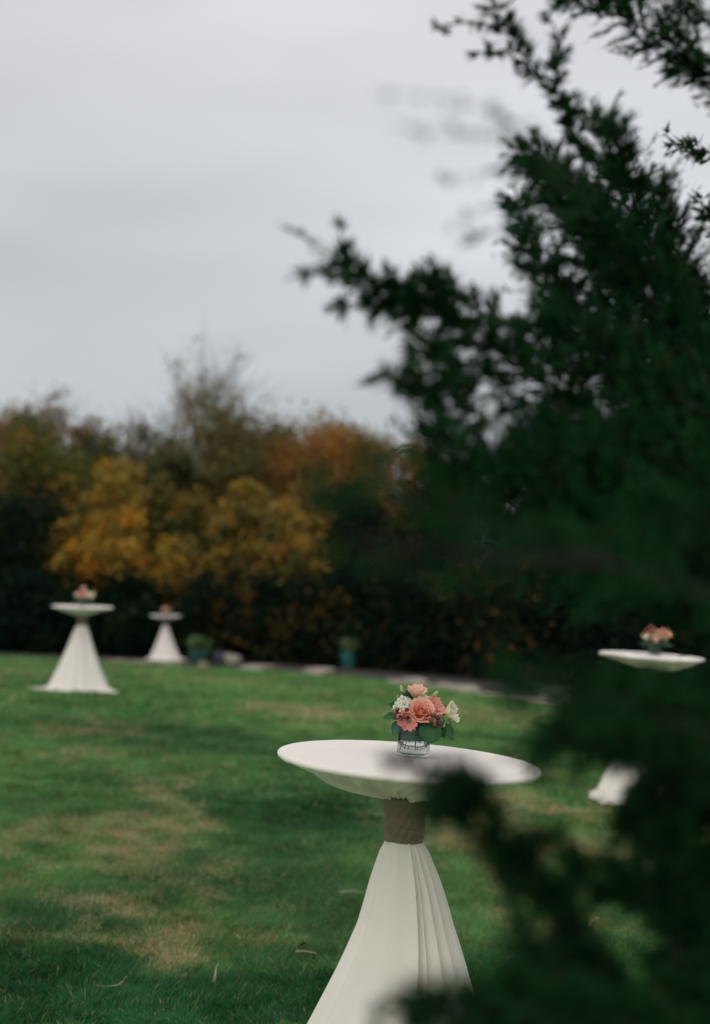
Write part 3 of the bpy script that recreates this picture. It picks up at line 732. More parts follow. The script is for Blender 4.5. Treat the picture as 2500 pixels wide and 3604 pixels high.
def make_table(x, y, label, tilt_x, tilt_y, seed, ridges, hem, flare=0.0, res=1.0, shift=0.0):
    rng = np.random.RandomState(seed)
    z0 = gz(x, y) + 0.012
    Mw = Matrix.Translation((x, y, z0)) @ Matrix.Rotation(tilt_x, 4, 'Y') @ Matrix.Rotation(tilt_y, 4, 'X')
    root = empty('cocktail_table', mat=Mw)
    tag(root, label, 'table', 'cloth covered cocktail tables on the lawn')
    # flat top, cloth pulled tight over a rounded rim
    prof = [(0.0005, 1.070), (.10, 1.070), (.20, 1.0701), (.30, 1.070), (.360, 1.0698), (.370, 1.0690), (.3765, 1.0665), (.3803, 1.0625), (.3810, 1.0585), (.3792, 1.0540), (.3745, 1.0505), (.366, 1.0490)]
    V, F = lathe(prof, 240)
    def pucker(vx, vy, vz):
        a = math.atan2(vx, -vy); k = max(0.0, (1.0668 - vz) / .018)
        p = math.sin(31 * a + 4 * math.sin(3 * a + seed)) * (0.5 + 0.5 * math.sin(5 * a + seed))
        f = 1 + .002 * math.sin(7 * a + seed) + .0035 * k * p
        return (vx * f, vy * f, vz + .0016 * k * p + (.0005 * math.sin(19 * vx + 3) * math.sin(17 * vy + seed) if vz > 1.0695 else 0))
    V = [pucker(*v) for v in V]
    obj('tabletop', mesh('tabletop', V, F, M_cloth), root)
    # underside gathered towards the neck
    nt_ = int(300 * res); nz_ = int(26 * res) + 8
    th = np.linspace(0, 2 * PI, nt_, endpoint=False); t = np.linspace(0, 1, nz_)
    TH, T_ = np.meshgrid(th, t)
    fold = np.zeros_like(TH)
    for q in range(24):
        c = (q + rng.rand()) / 24 * 2 * PI; wl = 0.07 + 0.16 * rng.rand(); wr = 0.015 + 0.03 * rng.rand(); am = 0.35 + 0.65 * rng.rand()
        d = (TH + 0.5 * T_ - c + PI) % (2 * PI) - PI
        fold += am * np.exp(-(d / np.where(d < 0, wl, wr)) ** 2)
    fold -= fold.mean()
    Rr = 0.3672 * (1 - T_) + 0.050 * T_
    Zz = 1.0502 - 0.098 * T_ ** 1.0 - 0.030 * (fold - .30) * np.sin(PI * np.clip(T_ * 0.9 + 0.02, 0, 1)) ** 0.8
    Rr = Rr + 0.012 * fold * np.sin(PI * T_) * (Rr / 0.2)
    V = np.stack([Rr * np.sin(TH), -Rr * np.cos(TH), Zz], -1)
    obj('gathered_underside', mesh('gathered_underside', V, grid_faces(nt_, nz_, True), M_cloth), root)
    # taupe sash wound round the neck
    n2 = int(320 * res); m2 = int(110 * res) + 6
    th = np.linspace(0, 2 * PI, n2, endpoint=False); zz = np.linspace(.832, .960, m2)
    TH, ZZ = np.meshgrid(th, zz)
    u = (ZZ - .832) / .128
    saw = (1.7 * u - 2 * TH / (2 * PI) + 0.10 * np.sin(2 * TH)) % 1.0
    saw2 = (5.0 * u + 0.55 * np.sin(TH + 0.8)) % 1.0
    hi = np.clip((u - .22) / .15, 0, 1)
    sm_ = lambda q: np.where(q < .93, (q / .93) ** 1.4, np.cos((q - .93) / .07 * PI / 2) ** 2)
    saw = sm_(saw); saw2 = sm_(saw2)
    RR = 0.0520 + 0.0070 * u + 0.0085 * saw * hi + 0.0070 * saw2 * (1 - hi)
    for (ta, ua) in ((-1.35, .86), (-1.42, .66), (-1.3, .74), (1.5, .16)):
        d = (TH - ta + PI) % (2 * PI) - PI
        RR += 0.006 * np.exp(-(d / .22) ** 2 - ((u - ua) / .045) ** 2)
    RR += 0.0010 * np.sin(6 * TH + 9 * u) + 0.0012 * np.sin(11 * TH - 17 * u + 2 * np.sin(3 * TH)) + 0.0008 * np.sin(23 * u + 4 * np.sin(2 * TH + 1))
    V = np.stack([RR * np.sin(TH), -RR * np.cos(TH), ZZ + 0.002 * np.sin(5 * TH) * np.where(u > .9, 1, 0)], -1)
    obj('sash', mesh('sash', V, grid_faces(n2, m2, True), M_sash), root)
    # skirt
    n3 = int(420 * res); m3 = int(90 * res)
    th = np.linspace(0, 2 * PI, n3, endpoint=False)
    zz = .842 * (np.linspace(1, 0, m3) ** 1.15)
    TH, ZZ = np.meshgrid(th, zz)
    RR = interp(ZZ, SK)
    dn = 1 - ZZ / .842
    fold = np.zeros_like(TH)
    for (c, wl, wr, am, drift) in ridges:
        d = (TH - c - drift * dn + PI) % (2 * PI) - PI
        fold += am * np.exp(-(np.abs(d) / np.where(d < 0, wl, wr)) ** 1.35)
    amp = 0.002 + 0.062 * dn ** 0.7
    RR = RR + amp * (fold - 0.30)
    RR += 0.004 * dn * np.sin(5 * TH + 1.3 + 2 * dn)
    RR += 0.0006 * np.sin(15 * TH + 3.5 * np.sin(2 * TH + seed) + 1.5 * np.sin(5 * TH)) * np.exp(-((dn - .07) / .08) ** 2)
    RR += 0.0020 * np.sin(9 * TH + 7 * dn + seed) * dn
    if flare:
        d = (TH + 1.45 + PI) % (2 * PI) - PI
        RR += flare * np.exp(-(d / 0.75) ** 2) * np.clip((dn - .30) / .7, 0, 1) ** 1.0
    hemw = np.clip((dn - .93) / .07, 0, 1) ** 1.3
    lob = np.zeros_like(TH)
    for (c, w, am) in hem:
        d = (TH - c + PI) % (2 * PI) - PI
        lob += am * np.exp(-(d / w) ** 2)
    RR += hemw * lob
    ZZ2 = ZZ + 0.004 + hemw * (0.006 + 0.010 * np.sin(11 * TH + seed) ** 2 + 0.004 * lob / 0.1 * np.clip(np.sin(7 * TH), 0, 1))
    V = np.stack([RR * np.sin(TH) + shift * np.sin(PI / 2 * np.clip(dn / .45, 0, 1)), -RR * np.cos(TH), ZZ2], -1)
    obj('skirt', mesh('skirt', V, grid_faces(n3, m3, True), M_cloth), root)
    return Mw

def rand_ridges(seed, n=13):
    r = random.Random(seed)
    return [(i * 2 * PI / n + r.uniform(-.15, .15), r.uniform(.10, .28), r.uniform(.05, .14), r.uniform(.4, 1.0), r.uniform(-.12, .12)) for i in range(n)]
near_ridges = [(-1.35, .12, .14, .9, 0), (-0.95, .10, .22, .45, -.15), (-0.40, .45, .45, .35, -.05), (0.26, .17, .030, 1.05, -.24), (0.40, .06, .022, .60, -.16), (0.58, .10, .025, .85, .02), (0.88, .13, .030, .75, -.02), (1.22, .16, .05, .65, .05), (1.5, .12, .08, .7, .05)] + \
              [(a, .2, .1, .7, 0) for a in (1.9, 2.3, 2.7, 3.2, 3.7, 4.2)]
XN = (0.152, 4.29, 1.07)
near_M = make_table(XN[0] - 0.075, 4.29, 'nearest cocktail table in sharp focus, ivory cloth tied with a taupe sash', math.radians(4.3), 0.0, 1, near_ridges, [(a, .25, .10) for a in (0.3, 1.4, 2.6, 3.8, 5.2)], flare=0.035, shift=0.030)
T2 = (-3.465, 18.647)
left_M = make_table(T2[0], T2[1], 'larger of the two blurred left tables, its skirt puddled on the grass', math.radians(2.0), 0.0, 2, rand_ridges(3), [(-1.5, .35, .20), (1.35, .30, .10), (0.3, .5, .05), (3, .6, .08), (-.5, .3, .06)], res=.6)
T3 = (-4.589, 35.745)
mid_M = make_table(T3[0], T3[1], 'smallest, farthest cocktail table on the left, beside the left planter', math.radians(1.0), 0.0, 3, rand_ridges(4), [(-1.3, .4, .07), (1.35, .35, .16), (0.2, .5, .05), (3, .6, .06)], res=.6)
T4 = (2.104, 10.857)
right_M = make_table(T4[0], T4[1], 'cocktail table at the right edge, half hidden behind juniper boughs', math.radians(3.6), 0.0, 4, rand_ridges(6), [(-1.4, .3, -.01), (-0.6, .3, .05), (1.35, .35, .08), (0.4, .3, .06), (3, .6, .06)], res=.8)

# ------------------------------------------------------------------ flowers
def frame(axis, roll=0.0):
    return Vector(axis).to_track_quat('Z', 'Y').to_matrix().to_4x4() @ Matrix.Rotation(roll, 4, 'Z')

def petal_mesh(r0, r1, h, wa, c_base, c_edge, curl=0.0, ruffle=0.0, seed=0, nu=7, nv=6, p=0.8, notch=0.18):
    r = random.Random(seed)
    V, C = [], []
    ph = r.random() * 6
    for j in range(nv):
        v = j / (nv - 1)
        for i in range(nu):
            u = -1 + 2 * i / (nu - 1)
            wv = math.sin(PI * min(1, 0.12 + v * 0.62)) ** 0.7
            az = u * wa * wv
            rr = r0 + (r1 - r0) * v ** p + curl * max(0, v - .6) ** 1.5
            rr += ruffle * v * v * math.sin(u * 5.5 + ph) + 0.06 * r1 * u * u
            zz = h * v * (1 - notch * u * u * v) - abs(curl) * 0.5 * max(0, v - .75)
            zz += ruffle * 0.6 * v * math.sin(u * 8 + ph * 2)
            V.append((rr * math.cos(az), rr * math.sin(az), zz))
            k = v ** 1.8
            C.append([c_base[q] + (c_edge[q] - c_base[q]) * k for q in range(3)])
    return mesh('petal', V, grid_faces(nu, nv), M_petal, np.array(C))

def stem_part(root, a, b, r=0.0016, name='stem', bend=(0, 0, 0)):
    a = Vector(a); b = Vector(b); m = (a + b) / 2 + Vector(bend)
    V, F = tube(smooth_poly([a, m, b], 0.01), [r] * len(smooth_poly([a, m, b], 0.01)), 6)
    return obj(name, mesh(name, V, F, M_stem), root)

def rose(root_M, size, seed, cb, ce, name='rose', full=True):
    root = empty(name, mat=root_M)
    rings = [(3, .20, .80, 1.15, 0), (4, .36, .83, 0.95, 0), (5, .54, .80, .80, .0), (5, .70, .74, .78, .05), (6, .86, .64, .72, .12), (6, 1.0, .48, .70, .22)]
    r = random.Random(seed)
    for k, (n, r1, h, wa, curl) in enumerate(rings):
        pm = petal_mesh(size * r1 * .30, size * r1, size * h, wa, cb, ce, size * curl, size * .03, seed + k, p=0.55 + .05 * k)
        for i in range(n):
            a = 2 * PI * i / n + k * 0.9 + r.uniform(-.15, .15)
            obj('petal', pm, root, mat=Matrix.Rotation(a, 4, 'Z') @ Matrix.Rotation(r.uniform(-.06, .06), 4, 'Y') @ Matrix.Scale(r.uniform(.94, 1.05), 4))
    V, F = lathe([(.0005, -size * .16), (size * .22, -size * .10), (size * .34, size * .02), (size * .30, size * .08)], 14)
    obj('calyx', mesh('calyx', V, F, M_stem), root)
    return root

def ruffled(root_M, size, seed, cb, ce, name='lisianthus', n=6, depth=1.0, openr=1.0):
    root = empty(name, mat=root_M)
    r = random.Random(seed)
    for k, (m, s) in enumerate(((n, 1.0), (max(3, n - 2), .66))):
        for i in range(m):
            pm = petal_mesh(size * .12, size * openr * s, size * depth * (1.0 if k == 0 else .95), .72, cb, ce, size * .22, size * .11, seed * 7 + i + 10 * k, nu=8, p=0.9, notch=.1)
            obj('petal', pm, root, mat=Matrix.Rotation(2 * PI * i / m + k * .5 + r.uniform(-.2, .2), 4, 'Z') @ Matrix.Rotation(r.uniform(-.12, .12), 4, 'Y') @ Matrix.Scale(r.uniform(.85, 1.1), 4))
    V, F = lathe([(.0005, -size * .1), (size * .16, -size * .05), (size * .2, size * .1), (size * .14, size * .2)], 12)
    obj('calyx', mesh('calyx', V, F, M_stem), root)
    return root

def leaf_mesh(L, W, col, serr=0.0, ns=7, fold=0.25, droop=0.2, roundish=False, vein=1.25):
    nv, V, C = 15, [], []
    for j in range(nv):
        t = j / (nv - 1)
        if roundish: w = W * (max(0.0, 1 - (2 * t - 1) ** 2)) ** 0.42
        else: w = W * math.sin(PI * t ** 0.75) ** 0.9
        w *= 1 + serr * (((t * ns) % 1.0) - 0.5)
        w = max(w, W * 0.02)
        for i, u in enumerate((-1, -.5, 0, .5, 1)):
            z = fold * abs(u) * w - droop * L * t * t + 0.03 * L * math.sin(9 * t + 3 * u) * abs(u)
            V.append((u * w, L * t, z))
            g = vein if i == 2 else (1.0 if abs(u) < .7 else .85)
            C.append([c * g for c in col])
    return mesh('leaf', V, grid_faces(5, nv), M_fleaf, np.array(C))

def leaf_thing(name, label, M, base, direction, normal, L, W, col, **kw):
    """leaf lying along direction with its face towards normal, base at 'base' (arrangement coordinates)"""
    yv = Vector(direction).normalized(); zv = Vector(normal); zv = (zv - yv * zv.dot(yv)).normalized(); xv = yv.cross(zv)
    R = Matrix((xv, yv, zv)).transposed().to_4x4()
    root = empty(name, mat=M @ Matrix.Translation(base) @ R)
    tag(root, label, 'leaf', 'foliage of the bouquet on the nearest table')
    obj('blade', leaf_mesh(L, W, col, **kw), root)
    V, F = tube([(0, 0, -.001), (0, -.02, -.006), (0, -.045, -.02)], [.0012, .0012, .001], 5)
    obj('stem', mesh('stem', V, F, M_stem), root)
    return root

PEACH_B, PEACH_E = (0.86, 0.24, 0.11), (0.98, 0.65, 0.50)
PINK_B, PINK_E = (0.82, 0.44, 0.32), (0.84, 0.34, 0.32)
BLUSH_B, BLUSH_E = (0.86, 0.74, 0.52), (0.92, 0.55, 0.45)
CREAM_B, CREAM_E = (0.66, 0.68, 0.32), (0.90, 0.88, 0.70)
LG = (0.028, 0.105, 0.036); LD = (0.012, 0.060, 0.026); LB = (0.035, 0.105, 0.060)

VM = near_M @ Matrix.Translation((0.012, 0.055, 1.0705))
def at(x, y, z): return VM @ Matrix.Translation((x, y, z))

# vase
def make_vase(M, label, R=0.0475, H=0.104, detail=True):
    root = empty('glass_vase', mat=M)
    tag(root, label, 'vase', 'glass vases on the tables')
    n = 72 if detail else 24
    prof = [(.0004, .0), (R - .004, .0), (R - .001, .0012), (R, .004), (R, H - .002), (R - .001, H), (R - .0022, H - .0015), (R - .0026, .0135), (R - .006, .0100), (.0004, .0092)]
    V, F = lathe(prof, n)
    obj('glass_body', mesh('glass_body', V, F, M_glass), root)
    # leaf lining wound inside the upper vase
    z0, z1 = (.047, H + .002) if detail else (.012, H + .002)
    th = np.linspace(0, 2 * PI * 1.04, n + 1); zz = np.linspace(z0, z1, 10)
    TH, ZZ = np.meshgrid(th, zz)
    RR = R - .0052 - .0012 * TH / (2 * PI) + .0003 * np.sin(20 * ZZ / .1 + TH)
    ZZ = ZZ + .003 * np.sin(TH + .6) * (1 - (ZZ - z0) / (z1 - z0))
    V = np.stack([RR * np.sin(TH), -RR * np.cos(TH), ZZ], -1)
    obj('leaf_lining', mesh('leaf_lining', V, grid_faces(n + 1, 10), M_wrap), root)
    if detail:
        th = np.linspace(-.2, 2 * PI - .2, n + 1)
        TH, ZZ = np.meshgrid(th, np.linspace(.0445, .060, 5))
        RR = R - .0042 + 0 * TH
        ZZ = ZZ + .003 * np.sin(TH + .6)
        V = np.stack([RR * np.sin(TH), -RR * np.cos(TH), ZZ], -1)
        obj('folded_leaf_band', mesh('folded_leaf_band', V, grid_faces(n + 1, 5), M_band), root)
        V, F = lathe([(.0004, .0089), (R - .0058, .0097), (R - .0021, .0131), (R - .0021, .0420), (.0004, .0422)], n)
        obj('water', mesh('water', V, F, M_water), root)
    return root
M_band = mat_plain('folded_leaf', (0.045, 0.14, 0.105), 0.45, 0.25, 40)
make_vase(VM, 'clear glass cylinder vase lined with a dark leaf on the nearest table')

BQ = 'flowers of the bouquet on the nearest table'
def S(o, label, cat='flower', group=BQ): return tag(o, label, cat, group)
# cut stems seen through the glass
rs = random.Random(3)
stem_things = []

o = S(rose(at(.013, -.036, .128) @ frame((.03, -.80, .60), .3), .0385, 11, PEACH_B, PEACH_E, 'peach_rose'), 'large open peach rose at the front of the bouquet')
stem_part(o, (0, 0, -.006), (.006, .062, -.096), .0022)
o = S(ruffled(at(-.003, .005, .165) @ frame((-.05, -.35, .93), .2), .033, 21, BLUSH_B, BLUSH_E, 'blush_lisianthus', 6, 1.0, .85), 'blush pink ruffled flower at the top of the bouquet')
stem_part(o, (0, 0, 0), (.004, .0, -.128), .0018)
o = S(ruffled(at(.019, -.012, .160) @ frame((.25, -.55, .8), .9), .021, 22, CREAM_B, CREAM_E, 'cream_lisianthus', 5, .7, 1.0), 'small cream ruffled flower between the rose and the top blush flower')
stem_part(o, (0, 0, 0), (-.006, .0, -.10), .0016)
o = S(ruffled(at(-.022, -.040, .118) @ frame((-.25, -.75, -.55), 1.2), .034, 23, PINK_B, PINK_E, 'pink_lisianthus', 5, .85, .95), 'drooping dusty pink ruffled flower left below the peach rose')
stem_part(o, (0, 0, 0), (.01, .03, -.03), .0018)
o = S(ruffled(at(.048, -.012, .140) @ frame((.45, -.55, .7), .1), .031, 24, PINK_B, PINK_E, 'pink_lisianthus', 6, .75, 1.0), 'dusty pink ruffled flower right behind the peach rose')
stem_part(o, (0, 0, 0), (-.03, .0, -.10), .0018)
o = S(ruffled(at(.079, -.010, .128) @ frame((.88, -.30, .32), .4), .034, 25, CREAM_B, CREAM_E, 'cream_lisianthus', 5, 1.15, .75), 'creamy white open flower leaning out at the right of the bouquet')
stem_part(o, (0, 0, 0), (-.02, .03, -.075), .0018)

# white hydrangea: dome of four-petalled florets
hy = S(empty('white_hydrangea', mat=at(-.037, -.022, .140) @ frame((-.35, -.45, .82))), 'greenish white hydrangea cluster at the left of the bouquet')
flV, flF = [], []
for q in range(4):
    a = q * PI / 2
    ca, sa_ = math.cos(a), math.sin(a)
    b = len(flV)
    for (u, v, z) in ((0, .001, 0), (-.0062, .006, .001), (-.0042, .0125, .0035), (.0042, .0125, .0025), (.0062, .006, .0006)):
        flV.append((u * ca - v * sa_, u * sa_ + v * ca, z))
    flF += [(b, b + 4, b + 1), (b + 1, b + 4, b + 3, b + 2)]
fl_me = [mesh('floret', flV, flF, M_petal, np.array(c)) for c in ((.84, .87, .70), (.72, .80, .52), (.90, .90, .80))]
rh = random.Random(8)
for i in range(26):
    zc = 1 - (i + .5) / 26 * 1.25; a = i * 2.399
    rr = math.sqrt(max(0, 1 - zc * zc)); p = Vector((rr * math.cos(a), rr * math.sin(a), zc)) * .026 * rh.uniform(.92, 1.06)
    obj('floret', fl_me[rh.choice((0, 0, 1, 2))], hy, mat=Matrix.Translation(p) @ frame(p + Vector((rh.uniform(-.01, .01), rh.uniform(-.01, .01), .002)), rh.random() * 3) @ Matrix.Scale(rh.uniform(.85, 1.15), 4))
V, F = lathe([(.0004, -.012), (.010, -.008), (.017, .003), (.016, .013), (.008, .020), (.0004, .022)], 12)
obj('flower_head_core', mesh('flower_head_core', V, F, M_stem), hy)
stem_part(hy, (0, 0, -.008), (.02, .0, -.095), .002)

def bud(label, p, d, L, R, stem_to, col=(0.55, 0.55, 0.24)):
    root = empty('lisianthus_bud', mat=at(*p))
    tag(root, label, 'flower bud', BQ)
    V, F = lathe([(.0003, 0), (R * .55, L * .08), (R, L * .35), (R * .95, L * .6), (R * .75, L * .85), (R * .5, L * .97), (.0003, L)], 14)
    V = [(x * (1 + .15 * math.sin(3 * math.atan2(y, x) + 40 * z)), y * (1 + .15 * math.sin(3 * math.atan2(y, x) + 40 * z)), z) for x, y, z in V]
    c = np.array([[a * (0.75 + .45 * z / L) for a in col] for x, y, z in V])
    b_ = obj('bud', mesh('bud', V, F, M_petal, c), root, mat=frame(d))
    V, F = lathe([(.0006, -.002), (R * .6, .001), (R * .75, L * .16), (R * 1.02, L * .34)], 10)
    obj('calyx', mesh('calyx', V, F, M_stem), root, mat=frame(d))
    stem_part(root, (0, 0, 0), stem_to, .0011, bend=(0, 0, .004))
    return root
bud('pale yellow flower bud rising at the right top of the bouquet', (.041, .0, .170), (.62, -.1, .78), .029, .0062, (-.02, .0, -.04))
bud('pale pointed bud leaning left at the top left of the bouquet', (-.040, .0, .174), (-.35, -.1, .93), .030, .0052, (.02, .0, -.04))
bud('tiny closed bud on a thin stalk at the far upper left', (-.052, -.004, .178), (-.55, -.1, -.8), .016, .0026, (.012, .004, .008), (0.40, 0.38, 0.12))
bud('small green bud hanging at the right end of the bouquet', (.103, -.008, .100), (.25, -.1, -.95), .018, .0026, (-.012, .004, .022), (0.34, 0.36, 0.12))
bud('little pale bud below the creamy white flower', (.081, -.030, .112), (.02, -.2, -.95), .020, .0042, (-.01, .02, .012), (0.62, 0.55, 0.36))

def berries(label, spots):
    root = empty('berry_sprig', mat=at(*spots[0]))
    tag(root, label, 'berries', BQ)
    o0 = Vector(spots[0])
    V, F = lathe([(k_ * 1.2, z_ * 1.2) for k_, z_ in [(.0002, -.0062), (.0036, -.005), (.0057, -.0012), (.0058, .0015), (.0042, .0050), (.0016, .0066), (.0002, .0072)]], 12)
    bm_ = mesh('berry', V, F, M_berry)
    for i, s in enumerate(spots):
        d = Vector(s) - o0
        obj('berry', bm_, root, mat=Matrix.Translation(d) @ frame((random.Random(i).uniform(-.6, .6), -.6, .5)))
        stem_part(root, d, d + Vector((-.008 if s[0] > 0 else .008, .022, -.014)), .0008)
    return root
berries('dark red berries at the left below the hydrangea', [(-.057, -.044, .134), (-.050, -.050, .122), (-.046, -.054, .110), (-.060, -.042, .122), (-.030, -.058, .137), (-.053, -.034, .128)])
berries('dark red berries at the right of the peach rose', [(.057, -.056, .124), (.042, -.066, .112), (.053, -.062, .102), (.046, -.060, .126), (.064, -.046, .118), (.066, -.050, .108)])

leaf_thing('pointed_leaf', 'dark pointed leaf sticking out at the left of the bouquet', VM, (-.048, -.022, .112), (-1, -.25, -.05), (-.1, -.6, .8), .052, .0165, LG, fold=.2, droop=.05)
leaf_thing('serrated_leaf', 'serrated leaf drooping over the vase at its left side', VM, (-.047, -.028, .100), (-.35, -.35, -.85), (-.35, -.85, .3), .047, .017, LB, serr=.35, ns=6, droop=.1)
leaf_thing('serrated_leaf', 'dark serrated leaf standing up at the upper left', VM, (-.012, .005, .150), (-.40, -.1, .9), (-.3, -.9, .1), .046, .020, LD, serr=.35, ns=6)
leaf_thing('small_leaf', 'small dark leaf poking out left of the hydrangea', VM, (-.052, -.01, .138), (-.9, -.2, .35), (-.2, -.8, .5), .030, .012, LD, serr=.3, ns=5)
leaf_thing('round_leaf', 'broad round scalloped green leaf hanging over the vase front', VM, (.030, -.050, .104), (.35, -.45, -.75), (.15, -.8, .55), .062, .036, LG, serr=.12, ns=7, roundish=True, fold=.12, droop=.15)
leaf_thing('serrated_leaf', 'serrated leaf drooping at the lower right of the bouquet', VM, (.078, -.022, .102), (.62, -.2, -.75), (.3, -.8, .45), .058, .021, LG, serr=.4, ns=7, droop=.1)
leaf_thing('serrated_leaf', 'short dark serrated leaf between round leaf and right droop leaf', VM, (.068, -.03, .098), (.45, -.3, -.85), (.1, -.9, .3), .042, .014, LD, serr=.4, ns=5, droop=.1)
leaf_thing('glossy_leaf', 'dark glossy leaf under the right berries', VM, (.082, -.035, .108), (-.75, -.35, -.45), (.15, -.75, .65), .055, .0125, LB, droop=.1)
leaf_thing('narrow_leaf', 'narrow grey green leaf behind the right pink flower', VM, (.048, .012, .150), (.95, .0, .12), (0, -.7, .7), .040, .008, LB, droop=.12)
for i, (a, l) in enumerate(((-.9, 'leaf tucked under the pink flower at the front left'), (2.4, 'leaf at the back left of the bouquet'), (3.5, 'leaf at the back middle of the bouquet'), (4.4, 'leaf at the back right of the bouquet'))):
    leaf_thing('filler_leaf', 'dark ' + l, VM, (.030 * math.sin(a), -.030 * math.cos(a), .104), (math.sin(a) * .9, -math.cos(a) * .9, .30), (0, -.3, 1), .050, .020, LD, serr=.25, ns=6)
# dark heart of the bouquet: stems bundle
for i in range(6):
    a = i * 2.399; r_ = .012 + .003 * (i % 3)
    root = empty('cut_stem', mat=VM)
    tag(root, 'cut flower stem in the nearest vase, ' + ('leaning far left', 'short one at the left', 'left of the middle', 'near the middle', 'right of the middle', 'leaning far right')[i], 'stem', 'cut stems in the nearest vase')
    stem_part(root, (r_ * .5 * math.cos(a), r_ * .5 * math.sin(a), .115), (-.034 + .0125 * i, -.020 * math.sin(a + .3), .0135 + .003 * (i % 2)), .0013)

# ------------------------------------------------------------------ flower arrangements on the other tables
def far_arrangement(M, label, vlabel, seed, cols):
    make_vase(M, vlabel, detail=False)
    r = random.Random(seed)
    root = empty('flower_arrangement', mat=M @ Matrix.Translation((0, 0, .060)) @ Matrix.Scale(1.5, 4))
    tag(root, label, 'flowers', 'flower arrangements on the far tables')
    pal = [c[4:6] for c in cols]
    for i in range(8):
        a = i * 2.399 + .4; q = .058 * math.sqrt((i + .6) / 8)
        cols = cols + [(q * math.cos(a), q * math.sin(a), .062 - q * .75, .030, *pal[i % len(pal)], 'l')]
    for i, (x, y, z, s, cb, ce, kind) in enumerate(cols):
        cb = ce
        fr = Matrix.Translation((x, y, z)) @ frame((x * 5, y * 5 - .9, .5), r.random() * 3)
        tmp = rose(Matrix.Identity(4), s, seed + i, cb, ce, 'rose') if kind == 'r' else ruffled(Matrix.Identity(4), s, seed + i, cb, ce, 'blossom')
        # join the petals of each small blossom into one part
        J = Join(); C = []
        for ch in list(tmp.children):
            me = ch.data
            if 'col' in me.attributes:
                J.add([ch.matrix_local @ v.co for v in me.vertices], [tuple(p.vertices) for p in me.polygons])
                c = np.zeros(len(me.vertices) * 4, np.float32); me.attributes['col'].data.foreach_get('color', c); C.append(c.reshape(-1, 4))
            bpy.data.objects.remove(ch)
        bpy.data.objects.remove(tmp)
        obj('rose' if kind == 'r' else 'blossom', mesh('blossom', J.V, J.F, M_petal, np.concatenate(C)), root, mat=fr)
    for i in range(9):
        a = i * 2 * PI / 9 + r.uniform(-.2, .2)
        lm = leaf_mesh(r.uniform(.045, .06), r.uniform(.016, .022), r.choice((LG, LD, LB)), serr=.3, ns=6)
        d = Vector((math.cos(a), math.sin(a), r.uniform(-.3, .15))).normalized()
        zv = Vector((0, -.2, 1)); zv = (zv - d * zv.dot(d)).normalized(); xv = d.cross(zv)
        obj('leaf', lm, root, mat=Matrix.Translation((d.x * .035, d.y * .035, .015)) @ Matrix((xv, d, zv)).transposed().to_4x4())
P_, K_, CR = (PEACH_B, PEACH_E), (PINK_B, PINK_E), (CREAM_B, CREAM_E)
far_arrangement(left_M @ Matrix.Translation((0.0, 0, 1.0705)), 'peach and cream bouquet on the larger left table', 'small vase on the larger left table', 31,
    [(-.012, -.03, .045, .045, *P_, 'r'), (-.04, 0, .04, .036, *K_, 'l'), (.05, -.01, .03, .034, *CR, 'l'), (.01, .02, .075, .036, *P_, 'l'), (.0, .05, .04, .034, *CR, 'l'), (.06, .03, .05, .026, *CR, 'l')])
far_arrangement(mid_M @ Matrix.Translation((0.0, 0, 1.0705)), 'small peach bouquet on the farthest left table', 'small vase on the farthest left table', 41,
    [(.0, -.03, .04, .042, *P_, 'r'), (-.045, 0, .035, .034, *P_, 'l'), (.045, 0, .035, .034, *P_, 'l'), (.0, .02, .07, .034, *K_, 'l'), (.0, .05, .04, .034, *P_, 'l')])
far_arrangement(right_M @ Matrix.Translation((0.02, 0, 1.0705)), 'peach bouquet on the right table behind the juniper', 'small vase on the right table behind the juniper', 51,
    [(.018, -.035, .055, .045, *P_, 'r'), (-.035, -.02, .045, .032, (0.55, .16, .07), (.62, .2, .1), 'l'), (.05, .02, .05, .03, *P_, 'l'), (.0, .02, .07, .030, *K_, 'l'), (-.02, .05, .04, .03, *CR, 'l')])

# ------------------------------------------------------------------ planters and stones at the lawn's edge
def planter(x, y, label, R, H, ph, cols, seed, glaze=None):
    root = empty('planter', (x, y, gz(x, y)))
    tag(root, label, 'planter', 'glazed planters at the lawn edge')
    V, F = lathe([(.0005, 0), (R * .62, 0), (R * .68, .02), (R * .80, H * .25), (R * .97, H * .6), (R, H * .8), (R * .94, H * .92), (R * 1.04, H * .95), (R * 1.05, H), (R * .93, H), (R * .90, H * .9)], 36)
    obj('pot', mesh('pot', V, F, glaze or M_pot), root)
    V, F = lathe([(R * .92, H * .9), (.0005, H * .93)], 30)
    obj('soil', mesh('soil', V, F, M_soil), root)
    rng = np.random.RandomState(seed)
    cen = [(R * .6 * math.cos(a) * q, R * .6 * math.sin(a) * q, H + ph * (.35 + .35 * ((i * 7) % 5) / 5)) for i, (a, q) in enumerate([(k * 2.4, (k % 4) / 3) for k in range(16)])]
    V, F, C = leaf_cloud(cen, np.full(16, R * .34), 2200, 0.06, cols, rng)
    J = Join()
    for c in cen[::2]:
        J.add(*tube([(c[0] * .4, c[1] * .4, H * .9), c], [.006, .003], 5))
    obj('stem', mesh('stem', J.V, J.F, M_stem), root)
    obj('foliage', mesh('foliage', V, F, M_leaf, C, smooth=False), root)
PG = [(0.22, 0.34, 0.14), (0.27, 0.38, 0.17), (0.15, 0.25, 0.09)]
q = (-3.264, 31.0, -0.478); planter(q[0], q[1], 'dark teal glazed planter with a green plant near the second table', .205, .38, .24, [(0.12, 0.19, 0.08), (0.15, 0.22, 0.10), (0.07, 0.12, 0.045)], 5, M_potdark)
q = (-0.141, 36.243); planter(q[0], q[1], 'teal glazed planter with a green plant in the middle of the lawn edge', .245, .46, .30, PG, 6)

